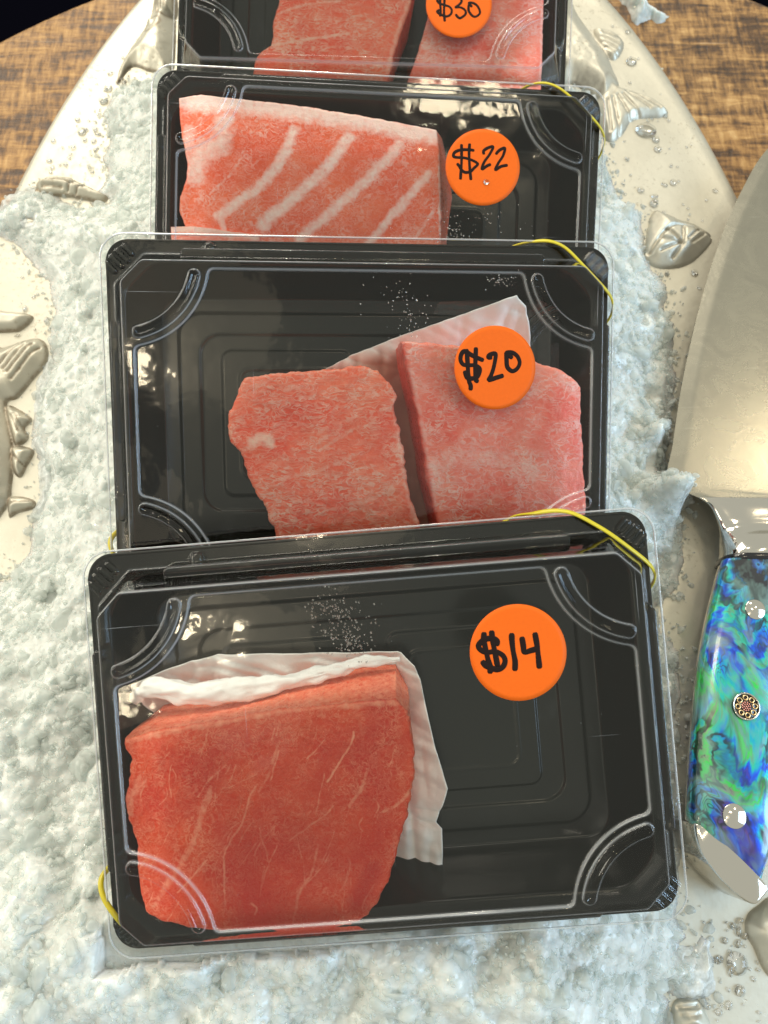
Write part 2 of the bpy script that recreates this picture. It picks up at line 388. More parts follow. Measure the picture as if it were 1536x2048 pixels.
def mat_abalone():
    n = NT('abalone_shell'); v = n.tc((1, .62, 1)); 
    wob = n.noise(v, 42, 4, .6, .8)
    vv = n.n('ShaderNodeVectorMath', operation='ADD'); n.l(v, vv.inputs[0])
    sc = n.n('ShaderNodeVectorMath', operation='SCALE'); sc.inputs[3].default_value = .022; n.l(wob.outputs[1], sc.inputs[0]); n.l(sc.outputs[0], vv.inputs[1])
    hue = n.noise(vv.outputs[0], 62, 3, .6, .8).outputs[0]
    col = n.ramp(hue, [(.34, (.10, .05, .22)), (.41, (.01, .035, .45)), (.46, (.0, .10, .70)), (.51, (.0, .38, .50)), (.55, (.02, .50, .32)), (.59, (.10, .32, .22)), (.62, (.02, .60, .06)), (.68, (.20, .22, .14)), (.76, (.20, .12, .22))])
    wv = n.n('ShaderNodeTexWave'); wv.wave_type = 'RINGS'; wv.inputs['Scale'].default_value = 60; wv.inputs['Distortion'].default_value = 14; wv.inputs['Detail'].default_value = 3; wv.inputs['Detail Scale'].default_value = 1.2
    n.l(vv.outputs[0], wv.inputs['Vector'])
    cf = n.noise(vv.outputs[0], 38, 2, .45, .5).outputs[0]
    cl = n.math('ABSOLUTE', n.math('SUBTRACT', n.math('FRACT', n.math('MULTIPLY', cf, 26)), .5))
    cz = n.mr(n.noise(v, 30, 2).outputs[0], .46, .54, 0, 1)
    pearl = n.mr(n.noise(vv.outputs[0], 75, 3, .6).outputs[0], .52, .64, 0, .6)
    col = n.mix(pearl, col, (.16, .48, .44)); col = n.mix(n.mr(n.noise(v, 22, 2).outputs[0], .42, .62, 0, .35), col, (.02, .05, .14))
    col = n.mix(n.math('MULTIPLY', n.math('MULTIPLY', n.mr(cl, .0, .22, 1, 0), cz), .8), col, (.015, .016, .03))
    zone = n.mr(n.noise(v, 36, 2).outputs[0], .42, .50, 0, 1)
    lines = n.math('MULTIPLY', n.mr(wv.outputs[1], .35, .05, 0, 1), zone)
    col = n.mix(n.math('MULTIPLY', lines, .85), col, (.012, .014, .02))
    blk = n.mr(n.voro(vv.outputs[0], 62, 'DISTANCE_TO_EDGE').outputs[0], .0, .07, 1, 0)
    dark = n.mr(n.noise(vv.outputs[0], 44, 3, .5).outputs[0], .56, .62, 0, 1)
    col = n.mix(n.math('MAXIMUM', n.math('MULTIPLY', blk, .45), dark), col, (.02, .022, .026))
    col = n.mix(n.mr(n.noise(vv.outputs[0], 110, 2).outputs[0], .48, .66, 0, .55), col, (.22, .36, .33))
    n.set(Base_Color=col, Metallic=.55, Roughness=.32, Coat_Weight=.8, Coat_Roughness=.11); return n.m
def mat_water():
    n = NT('water'); n.t.nodes.remove(n.b)
    gl = n.n('ShaderNodeBsdfGlossy'); gl.inputs['Roughness'].default_value = .02; gl.inputs[0].default_value = (1, 1, 1, 1)
    tr = n.n('ShaderNodeBsdfTransparent'); lw = n.n('ShaderNodeFresnel'); lw.inputs[0].default_value = 1.40
    n.l(n.ramp(lw.outputs[0], [(.02, (.98, .98, .98)), (.35, (.80, .79, .76))]), tr.inputs[0])
    ms = n.n('ShaderNodeMixShader'); n.l(n.math('MULTIPLY', lw.outputs[0], .8), ms.inputs[0]); n.l(tr.outputs[0], ms.inputs[1]); n.l(gl.outputs[0], ms.inputs[2]); n.l(ms.outputs[0], n.out.inputs[0]); return n.m
CHIP = mat_chips()
LID, TRAY, ICE, CICE, METAL, WOOD, PAPER = mat_lid(), mat_tray(), mat_ice(), mat_clear_ice(), mat_metal(), mat_wood(), mat_paper()
BLADE, CHROME, ABA, WATER = mat_blade(), mat_chrome(), mat_abalone(), mat_water()
STICK = mat_simple('orange_paper', (.66, .105, .0), .6, Specular_IOR_Level=.25)
INK = mat_simple('black_marker', (.010, .004, .003), .65, Specular_IOR_Level=.15)
BAND = mat_simple('yellow_rubber', (.50, .42, .02), .35, Subsurface_Weight=.4, Subsurface_Scale=.002, Subsurface_Radius=(1, .9, .2))
FLOOR = mat_simple('dark_floor', (.002, .002, .004), 1.0, ns=8, Specular_IOR_Level=0.0)
# ------------------------------------------------------------------ floor, table
def disc(name, cx, cy, z0, z1, R, mat, seg=160, bev=.004):
    prof = [(0, z1), (R - bev, z1), (R - bev * .3, z1 - bev * .3), (R, z1 - bev), (R, z0), (0, z0)]
    V, Fc = [], []
    for r, z in prof[1:-1]:
        for k in range(seg): t = 2 * math.pi * k / seg; V.append((cx + r * math.cos(t), cy + r * math.sin(t), z))
    m = len(prof) - 2
    for i in range(m - 1):
        for k in range(seg): Fc.append((i * seg + k, (i+1) * seg + k, (i+1) * seg + (k+1) % seg, i * seg + (k+1) % seg))
    Fc.append(tuple(range(seg))); Fc.append(tuple((m - 1) * seg + k for k in range(seg))[::-1])
    return V, Fc
v, f = join([([(-4, -4, -.76), (4, -4, -.76), (4, 4, -.76), (-4, 4, -.76)], [(0, 1, 2, 3)])])
tag(link('floor', v, f, FLOOR, smooth=False), kind='structure')
tb = empty('round_table', Matrix.Translation((0, 0, -.75)), 'round table with a rough sawn brown wooden top under the pewter platter', 'table')
v, f = disc('table_top', 0, 0, .715, .75, .392, WOOD)
v = [(x + .022, y - .024, z) for x, y, z in v]
link('table_top', v, f, WOOD, tb, smooth=False)
v, f = disc('pedestal', 0, 0, .03, .715, .045, WOOD, 40); link('pedestal', v, f, WOOD, tb, smooth=False)
v, f = disc('foot', 0, 0, 0, .03, .24, WOOD, 60); link('foot', v, f, WOOD, tb, smooth=False)
# ------------------------------------------------------------------ platter with cast fish
plat = empty('serving_platter', Matrix.Identity(4), 'large oval cast pewter platter with raised fish along its rim', 'platter')
A, B, PX0 = .2008, .3975, -.005
def ellipse_rings():
    seg = 300; prof = [(1.0, 0.004), (1.004, .0075), (1.0, .0108), (.994, ZP), (.985, ZP + .0006), (.97, ZP + .0002), (.93, ZP)]
    prof += [(s_, ZP) for s_ in np.linspace(.9, .02, 60)]
    V = []; 
    for s_, z in prof:
        for k in range(seg):
            t = 2 * math.pi * k / seg; wob = 1 + .004 * math.sin(3 * t + 1) + .003 * math.sin(7 * t)
            x, y = A * s_ * math.cos(t) * wob, B * s_ * math.sin(t) * wob
            V.append((x + PX0, y, z))
    V = np.array(V); inn = V[:, 2] >= ZP - 1e-6
    V[inn, 2] += .0005 * (fbm(V[inn, 0] * 22 + 5, V[inn, 1] * 22 + 5, 0, 3) - .5)
    V = [tuple(q) for q in V]; Fc = []
    m = len(prof)
    for i in range(m - 1):
        for k in range(seg): Fc.append((i * seg + k, i * seg + (k+1) % seg, (i+1) * seg + (k+1) % seg, (i+1) * seg + k))
    Fc.append(tuple((m - 1) * seg + k for k in range(seg)))
    V += [(A * .93 * math.cos(2*math.pi*k/seg) + PX0, B * .93 * math.sin(2*math.pi*k/seg), .0005) for k in range(seg)]
    n0 = m * seg
    for k in range(seg): Fc.append((n0 + k, n0 + (k+1) % seg, (k+1) % seg, k))
    Fc.append(tuple(n0 + k for k in range(seg))[::-1])
    return V, Fc
v, f = ellipse_rings(); link('dish', v, f, METAL, plat)
def relief(name, outlines, res=.0006, grooves=(), bumps=()):
    """cast relief on the platter: outlines = [(points, height, edge width)], grooves = [(points, depth, width)]"""
    P = np.concatenate([np.array([at(p, ZP + .003)[:2] for p in o[0]]) for o in outlines])
    x0, y0 = P.min(0) - .003; x1, y1 = P.max(0) + .003
    xs = np.arange(x0, x1, res); ys = np.arange(y0, y1, res); X, Y = np.meshgrid(xs, ys)
    H = np.full(X.shape, -.0015); pat = np.zeros(X.shape)
    for pts, h, wd in outlines:
        q = spline([at(p, ZP + .003)[:2] for p in pts], 5, True); sd = poly_sd(X, Y, [tuple(a) for a in q])
        t = np.clip(-sd / wd, 0, 1); hh = h * (.45 * np.sqrt(np.clip(1 - (1 - t)**2, 0, 1)) + .55 * sstep(t, 0, 1)) - .0012 * (sd > 0) * np.clip(sd / .0008, 0, 1)
        H = np.maximum(H, hh); pat = np.maximum(pat, .75 * np.exp(-((sd + .0004) / .0007)**2))
    for pts, dp, wd in grooves:
        q = spline([at(p, ZP + .003)[:2] for p in pts], 5)
        d = seg_dist(X, Y, [tuple(a) for a in q]); H = H - dp * np.exp(-(d / wd)**2) * (H > 0); pat = np.maximum(pat, .8 * np.exp(-(d / (wd * .8))**2))
    H = H + .0005 * (fbm(X * 300, Y * 300, 1, 3) - .5)
    V = np.stack([X.ravel(), Y.ravel(), (ZP + H).ravel()], 1)
    Fc = grid_faces(len(xs), len(ys)); keep = (H.ravel()[Fc] > -.0010).any(1); Fc = Fc[keep]
    u, inv = np.unique(Fc, return_inverse=True)
    link(name, V[u], inv.reshape(Fc.shape), METAL, plat, attrs={'patina': (pat.ravel() * (.35 + .65 * (X.ravel() < 0)))[u]})
relief('fish_relief', [
    ([(1125, -60), (1152, 10), (1185, 60), (1215, 100), (1228, 130), (1240, 165), (1215, 200), (1180, 180), (1150, 160), (1110, 150), (1060, 60), (1050, -60)], .0075, .011),
    ([(1190, 50), (1225, 55), (1248, 72), (1250, 88), (1235, 110), (1215, 105), (1200, 80)], .0028, .003),
    ([(1215, 150), (1245, 168), (1290, 182), (1325, 200), (1340, 218), (1325, 226), (1285, 228), (1265, 235), (1250, 258), (1230, 275), (1212, 270), (1200, 240), (1195, 200)], .0040, .0045)],
    grooves=[([(1225, 195), (1240, 265)], .0011, .0006), ([(1215, 200), (1222, 262)], .0011, .0006), ([(1235, 190), (1262, 235)], .0011, .0006), ([(1245, 188), (1280, 226)], .0011, .0006), ([(1252, 182), (1300, 215)], .0010, .0006), ([(1262, 182), (1320, 214)], .0009, .0006),
             ([(1205, 70), (1240, 85)], .0009, .0005), ([(1210, 80), (1238, 95)], .0009, .0005), ([(1205, 60), (1246, 74)], .0009, .0005), ([(1212, 90), (1234, 104)], .0009, .0005)])
relief('fish_relief', [
    ([(1298, 440), (1312, 415), (1335, 420), (1362, 432), (1395, 443), (1428, 466), (1418, 490), (1385, 520), (1350, 530), (1310, 526), (1285, 500), (1288, 465)], .0072, .010)],
    grooves=[([(1300, 505), (1325, 470), (1360, 455), (1425, 468)], .0018, .0008), ([(1358, 490), (1330, 465)], .0020, .0007), ([(1358, 490), (1320, 483)], .0020, .0007), ([(1358, 492), (1320, 505)], .0020, .0007),
             ([(1362, 495), (1345, 515)], .0020, .0007), ([(1362, 488), (1362, 462)], .0020, .0007), ([(1372, 485), (1398, 462)], .0014, .0006), ([(1380, 490), (1408, 470)], .0014, .0006), ([(1290, 500), (1298, 440)], .002, .001)])
relief('fish_relief', [
    ([(345, -40), (345, 128), (300, 135), (262, 125), (232, 160), (236, 130), (258, 90), (285, 50), (300, 20), (312, -40)], .0075, .010),
    ([(310, 0), (325, -20), (350, -20), (350, 30), (318, 35)], .0095, .005),
    ([(290, 40), (310, 38), (325, 52), (308, 72), (292, 70)], .006, .004)],
    grooves=[([(326, 2), (324, 26)], .0014, .0006), ([(334, 2), (333, 26)], .0014, .0006), ([(318, 8), (316, 26)], .0012, .0006)])
relief('fish_relief', [
    ([(68, 362), (95, 349), (130, 347), (155, 358), (185, 372), (212, 386), (200, 398), (165, 392), (135, 387), (100, 385), (75, 378)], .0062, .0055),
    ([(66, 370), (78, 385), (110, 440), (118, 450), (100, 455), (80, 430), (66, 400)], .004, .005),
    ([(38, 445), (60, 425), (90, 440), (88, 460), (60, 475), (42, 470)], .0065, .006)],
    grooves=[([(90, 362), (130, 366), (180, 380)], .0016, .0006), ([(85, 372), (125, 376)], .0014, .0006), ([(105, 352), (140, 358)], .0013, .0006), ([(135, 380), (150, 360)], .0013, .0006), ([(150, 384), (168, 368)], .0013, .0006)])
relief('fish_relief', [
    ([(-40, 692), (0, 690), (45, 675), (75, 672), (90, 690), (88, 720), (60, 755), (30, 790), (8, 800), (15, 850), (22, 900), (18, 960), (8, 1010), (-40, 1020)], .0070, .008),
    ([(8, 806), (58, 832), (45, 850), (52, 870), (35, 885), (22, 880)], .0045, .004), ([(20, 890), (62, 895), (50, 925), (35, 950), (20, 935)], .0045, .004),
    ([(15, 990), (60, 995), (62, 1012), (30, 1022), (12, 1030)], .0045, .004)],
    grooves=[([(12, 745), (55, 690)], .0011, .0006), ([(20, 750), (68, 690)], .0011, .0006), ([(5, 735), (42, 688)], .0011, .0006), ([(26, 762), (78, 696)], .0011, .0006),
             ([(22, 830), (36, 860)], .001, .0006), ([(30, 828), (44, 856)], .001, .0006), ([(22, 905), (45, 930)], .001, .0006), ([(20, 1005), (55, 1000)], .001, .0006)])
relief('fish_relief', [([(1500, 1838), (1522, 1815), (1560, 1800), (1600, 1900), (1560, 1960), (1535, 1945), (1515, 1900), (1498, 1870)], .0060, .006)])
relief('fish_relief', [([(1352, 2012), (1375, 2000), (1402, 2004), (1418, 2030), (1425, 2070), (1350, 2070)], .0070, .008), ], grooves=[([(1360, 2018), (1398, 2014)], .0016, .0007), ([(1364, 2030), (1400, 2028)], .0012, .0006)])
relief('fish_relief', [([(-30, 615), (10, 617), (45, 620), (62, 630), (40, 652), (20, 658), (-30, 655)], .0045, .004)])
# ------------------------------------------------------------------ containers
MM = .001
def smax(a, b, k):
    h = np.clip(.5 - .5 * (b - a) / k, 0, 1); return b + (a - b) * h + k * h * (1 - h)
def sd_oct(u, v, a, b, c, k=.8):
    d = smax(np.abs(u) - a, np.abs(v) - b, k); return smax(d, (np.abs(u) + np.abs(v) - (a + b - c)) / math.sqrt(2), k)
def sd_rr(u, v, a, b, r):
    qx, qy = np.abs(u) - a + r, np.abs(v) - b + r
    return np.hypot(np.maximum(qx, 0), np.maximum(qy, 0)) + np.minimum(np.maximum(qx, qy), 0) - r
def rib_bars(u, v, hgt):          # four little bars in every flange corner
    H = 0; U, Vv = np.abs(u), np.abs(v)
    for k in (-1.5, -.5, .5, 1.5):
        cx, cy = 85.9 + k * 2.0, 56.9 - k * 2.0
        L = 2.6 - abs(k) * .55
        a = ((U - cx) + (Vv - cy)) / math.sqrt(2); b = ((U - cx) - (Vv - cy)) / math.sqrt(2)
        d = np.hypot(np.maximum(np.abs(a) - L, 0), b)
        H = np.maximum(H, hgt * np.sqrt(np.clip(1 - (d / .95)**2, 0, 1)))
    return H
LIDH = 18.0
def lid_h(u, v):
    sd = sd_oct(u, v, 88, 58.8, 10.5)
    t = np.clip(-sd / 6.2, 0, 1)
    H = LIDH * t; H = np.where(t > .94, LIDH * (.94 + .06 * np.sin(np.clip((t - .94) / .06, 0, 1) * math.pi / 2)), H)
    # long bulges low on the walls
    for sgn in (-1, 1):
        d1 = np.hypot(np.maximum(np.abs(u) - 62, 0), (v - sgn * 57.2) * 1.0) - 3.0
        H = np.maximum(H, 8.5 * sstep(-d1, 0, 1.5))
        d2 = np.hypot(np.maximum(np.abs(v) - 33, 0), (u - sgn * 86.6)) - 2.8
        H = np.maximum(H, 8.5 * sstep(-d2, 0, 1.5))
    for (nu, nv) in ((-55, 60.6), (55, -60.6), (89.8, 27.5), (90, -28.9), (-89.8, 28), (-90, -28)):
        r = np.hypot(u - nu, v - nv) / 2.5; H = np.maximum(H, 2.4 * np.sqrt(np.clip(1 - r * r, 0, 1)))
    H = H + rib_bars(u, v, .9) * (sd > 0)
    # top: sunk panel with scooped corners, and four curved ribs
    U, Vv = np.abs(u), np.abs(v)
    dc = np.hypot(U - 82, Vv - 53.3)
    sp = smax(smax(U - 78.2, Vv - 50.2, 1.0), 28.7 - dc, 2.2)
    step = sstep(-sp, -.3, .3)
    rim = np.exp(-(sp / .24)**2)
    H = H - 1.25 * step + .22 * rim
    ang = np.arctan2(53.3 - Vv, 82 - U)
    am = np.clip(ang, math.radians(13), math.radians(77))
    dr = np.hypot(82 - 24.6 * np.cos(am) - U, 53.3 - 24.6 * np.sin(am) - Vv)
    dq = dr - 2.0
    H = H + 1.1 * sstep(-dq, -.2, .45) - .6 * sstep(-dq, .9, 1.8)
    inner = sstep(-sd, 7, 20)
    H = H + inner * (.6 * (fbm(u / 28 + 3, v / 28 + 9, 0, 2) - .5) + .10 * (fbm(u / 7, v / 7, 3, 2) - .5)) + .18 * (fbm(u / 15, v / 15, 5, 2) - .5)
    bend = np.maximum(rim, np.exp(-((sd + 6.0) / .32)**2)); bend = np.maximum(bend, .8 * np.exp(-((dq) / .22)**2)); bend = np.maximum(bend, .4 * np.exp(-((sd - .1) / .3)**2))  # mask of the bends that get the painted highlight lines
    return H, bend
def plate(name, hf, a, b, r, res, mat, bead=.0):
    us = np.arange(-a - res, a + 2 * res, res); vs = np.arange(-b - res, b + 2 * res, res)
    U, Vv = np.meshgrid(us, vs); sd = sd_rr(U, Vv, a, b, r)
    # pull the outside ring of samples on to the rounded outline
    e = 1e-3; gx = (sd_rr(U + e, Vv, a, b, r) - sd) / e; gy = (sd_rr(U, Vv + e, a, b, r) - sd) / e
    o = sd > 0; U2 = np.where(o, U - gx * sd, U); V2 = np.where(o, Vv - gy * sd, Vv)
    H, bend = hf(U2, V2)
    V = np.stack([U2.ravel(), V2.ravel(), H.ravel()], 1) * MM
    Fc = grid_faces(len(us), len(vs)); keep = (sd.ravel()[Fc] < 0).any(1); Fc = Fc[keep]
    ids, inv = np.unique(Fc, return_inverse=True); V = V[ids]; Fc = inv.reshape(Fc.shape); bend = bend.ravel()[ids]
    if bead:
        # rolled lip round the outline
        n = 260; pts = []
        per = []
        for cx, cy, a0 in ((a - r, b - r, 0), (-a + r, b - r, 90), (-a + r, -b + r, 180), (a - r, -b + r, 270)):
            for k in range(13):
                t = math.radians(a0 + 90 * k / 12); per.append((cx + r * math.cos(t), cy + r * math.sin(t)))
        per = np.array(per); q = []
        for i in range(len(per)):
            p0, p1 = per[i], per[(i + 1) % len(per)]; m = max(1, int(np.hypot(*(p1 - p0)) / 3))
            for k in range(m): q.append(p0 + (p1 - p0) * k / m)
        q = np.array(q)
        h, _ = hf(q[:, 0], q[:, 1])
        tv, tf = tube([(x * MM, y * MM, (z - bead * .4) * MM) for (x, y), z in zip(q, h)], bead * MM, 8, True)
        o0 = len(V); V = np.concatenate([V, np.array(tv)]); Fc = np.concatenate([Fc, np.array(tf) + o0]); bend = np.concatenate([bend, np.full(len(tv), .75)])
    return V, Fc, bend
def tray_h(u, v):
    sd = sd_oct(u, v, 84.5, 56.0, 9.5, 3)
    t = np.clip(-sd / 8.5, 0, 1); H = -.8 - 21.0 * (t * .85 + .15 * sstep(t, 0, 1))
    H = H - .5 * sstep(-sd, -.6, .6) + rib_bars(u, v, .9) * (sd > 0)
    fl = sd_rr(u, v, 70, 42, 9); H = H + .9 * sstep(-fl, -.4, .4)
    f2 = sd_rr(u, v, 62, 34, 8); H = H - .8 * sstep(-f2, -.4, .4)
    f3 = sd_rr(np.abs(u) - 29, v, 25, 28, 4); H = H + .7 * sstep(-f3, -.35, .35)
    f4 = np.abs(sd_rr(np.abs(u) - 29, v, 18, 21, 4)); H = H + .35 * np.exp(-(f4 / .5)**2)
    return H, np.zeros(np.shape(u))
LV = plate('lid', lid_h, 92.5, 65.5, 8.5, .30, LID, .36)
TV = plate('tray', tray_h, 90.3, 63.4, 7.5, .5, TRAY, .55)
lid_me = None; tray_me = None
GC = 'clear lidded sushi trays shingled down the platter'
LAB = {1: 'nearest black tray with clear lid, its sticker reading 14 dollars', 2: 'second tray up, clear lid with a sticker reading 20 dollars',
       3: 'third tray up, clear lid with a sticker reading 22 dollars', 4: 'farthest tray, cut by the top of the photo, sticker reading 30 dollars'}
ROOT = {}
for k in (4, 3, 2, 1):
    r = empty('food_container', POSE[k].M, LAB[k], 'food container', GC); ROOT[k] = r
    if lid_me is None:
        t = link('tray', TV[0], TV[1], TRAY, r); l = link('lid', LV[0], LV[1], LID, r, attrs={'bend': LV[2]})
        tray_me, lid_me = t.data, l.data
    else:
        t = bpy.data.objects.new('tray', tray_me); l = bpy.data.objects.new('lid', lid_me)
        for o in (t, l): COL.objects.link(o); o.parent = r
    l.location = (.0006, -.0008, .0004) if k == 1 else (0, 0, .0002)
# price stickers with the marker writing
HP = LIDH - 1.25
def sticker(k, cpx, rad, strokes, wd, crop):
    ps = POSE[k]; ox, oy, sc = crop
    c = ps.loc(cpx, (HP + .7) * MM)
    seg = 96; V = [(c[0], c[1], 0)]; Fc = []
    def hz(x, y): return (float(lid_h(np.array(x / MM), np.array(y / MM))[0]) + .25) * MM
    rings = 10
    V[0] = (c[0], c[1], hz(*c))
    for i in range(1, rings + 1):
        for j in range(seg):
            t = 2 * math.pi * j / seg; x, y = c[0] + rad * i / rings * math.cos(t), c[1] + rad * i / rings * math.sin(t)
            V.append((x, y, hz(x, y)))
    for j in range(seg): Fc.append((0, 1 + j, 1 + (j + 1) % seg))
    for i in range(rings - 1):
        for j in range(seg):
            a = 1 + i * seg; Fc.append((a + j, a + seg + j, a + seg + (j + 1) % seg, a + (j + 1) % seg))
    n0 = len(V); V += [(x, y, z - .00018) for x, y, z in V[-seg:]]
    for j in range(seg): Fc.append((n0 - seg + j, n0 + j, n0 + (j + 1) % seg, n0 - seg + (j + 1) % seg))
    s = link('price_sticker', V, Fc, STICK, ROOT[k])
    if k == 1: s.location = (.0006, -.0008, .0004)
    parts = []
    for st in strokes:
        pts = [ps.loc((ox + x / sc, oy + y / sc), (HP + .9) * MM) for x, y in st]
        q = spline(pts, 6) if len(pts) > 2 else np.array([pts[0] + (pts[1] - pts[0]) * t for t in np.linspace(0, 1, 8)])
        rr = wd / sc / F * abs(EYE[2] - ps.o[2]) * .52 / .95
        tp = np.ones(len(q)); tp += .08 * np.sin(np.linspace(0, 9, len(q)))
        # ribbon with round ends
        ex = q[0] + (q[0] - q[1]) / (np.linalg.norm(q[0] - q[1]) + 1e-9) * rr * .55; ey = q[-1] + (q[-1] - q[-2]) / (np.linalg.norm(q[-1] - q[-2]) + 1e-9) * rr * .55
        q = np.concatenate([[ex], q, [ey]]); tp = np.concatenate([[.6], tp, [.6]])
        parts.append(tube([(x, y, hz(x, y) + .00003) for x, y in q], rr, 10, False, .10, (0, 0, 1), tp))
    V, Fc = join(parts); link('price_writing', V, Fc, INK, s)
    return s
sticker(1, (1032, 1300), .01440, [
    [(255, 505), (250, 600), (275, 720), (310, 880), (345, 1000), (345, 1085)], [(368, 480), (385, 620), (420, 800), (455, 980)],
    [(445, 670), (450, 620), (400, 585), (320, 580), (235, 610), (170, 690), (215, 760), (300, 790), (420, 775), (530, 830), (570, 910), (540, 1000), (450, 1045), (330, 1010), (270, 980), (235, 930)],
    [(670, 520), (672, 600), (690, 760), (720, 920), (718, 1045)], [(825, 575), (845, 700), (860, 785), (960, 760), (1050, 735)], [(1020, 510), (1050, 680), (1070, 860), (1085, 1010)]], 68, (930, 1195, 7.493))
sticker(2, (991, 735), .01440, [
    [(255, 480), (270, 640), (280, 820), (290, 1000), (325, 1100), (325, 1170)], [(262, 500), (268, 700), (285, 900), (305, 1060)], [(420, 450), (412, 650), (405, 850), (415, 1000), (450, 1025)],
    [(540, 655), (430, 610), (330, 560), (220, 500), (160, 560), (150, 660), (200, 735), (300, 745), (410, 750), (485, 800), (480, 880), (430, 960), (330, 980), (260, 960), (225, 860)], [(440, 780), (450, 860), (430, 940)],
    [(690, 610), (640, 605), (670, 560), (765, 545), (755, 680), (720, 830), (680, 940), (650, 1005), (780, 965), (890, 930)],
    [(955, 545), (960, 650), (975, 780), (1060, 850), (1150, 800), (1190, 700), (1150, 590), (1060, 525), (955, 535), (1050, 610)]], 72, (905, 645, 8.777))
sticker(3, (966, 333.5), .01460, [
    [(350, 345), (352, 500), (350, 700), (340, 860), (330, 1015)], [(510, 330), (500, 520), (510, 760), (535, 1025)],
    [(590, 455), (500, 440), (330, 445), (220, 490), (190, 560), (240, 590), (400, 600), (540, 640), (640, 690), (670, 730), (600, 800), (530, 870), (430, 890), (360, 850), (310, 770), (270, 720)],
    [(790, 520), (790, 460), (880, 400), (975, 385), (900, 540), (800, 680), (755, 820), (850, 760), (920, 730)],
    [(1035, 520), (1100, 450), (1205, 410), (1170, 560), (1080, 700), (1020, 835), (1130, 770), (1250, 745)]], 58, (888, 253, 9.846))
sticker(4, (918, 8), .01460, [
    [(330, -180), (335, 60), (345, 200), (335, 330)], [(435, -200), (425, 60), (420, 260), (435, 440)],
    [(520, -60), (430, -100), (310, -80), (270, -20), (310, 50), (420, 90), (540, 130), (590, 210), (560, 300), (470, 340), (350, 300), (270, 240), (310, 200)],
    [(660, -60), (720, -110), (790, -70), (800, 20), (740, 90), (670, 140), (780, 140), (880, 200), (890, 290), (780, 375), (720, 350), (680, 300)],
    [(975, 50), (960, 130), (965, 220), (1040, 320), (1120, 340), (1210, 260), (1170, 130), (1080, 50), (970, 40), (1030, 120)]], 64, (850, 0, 10.97))
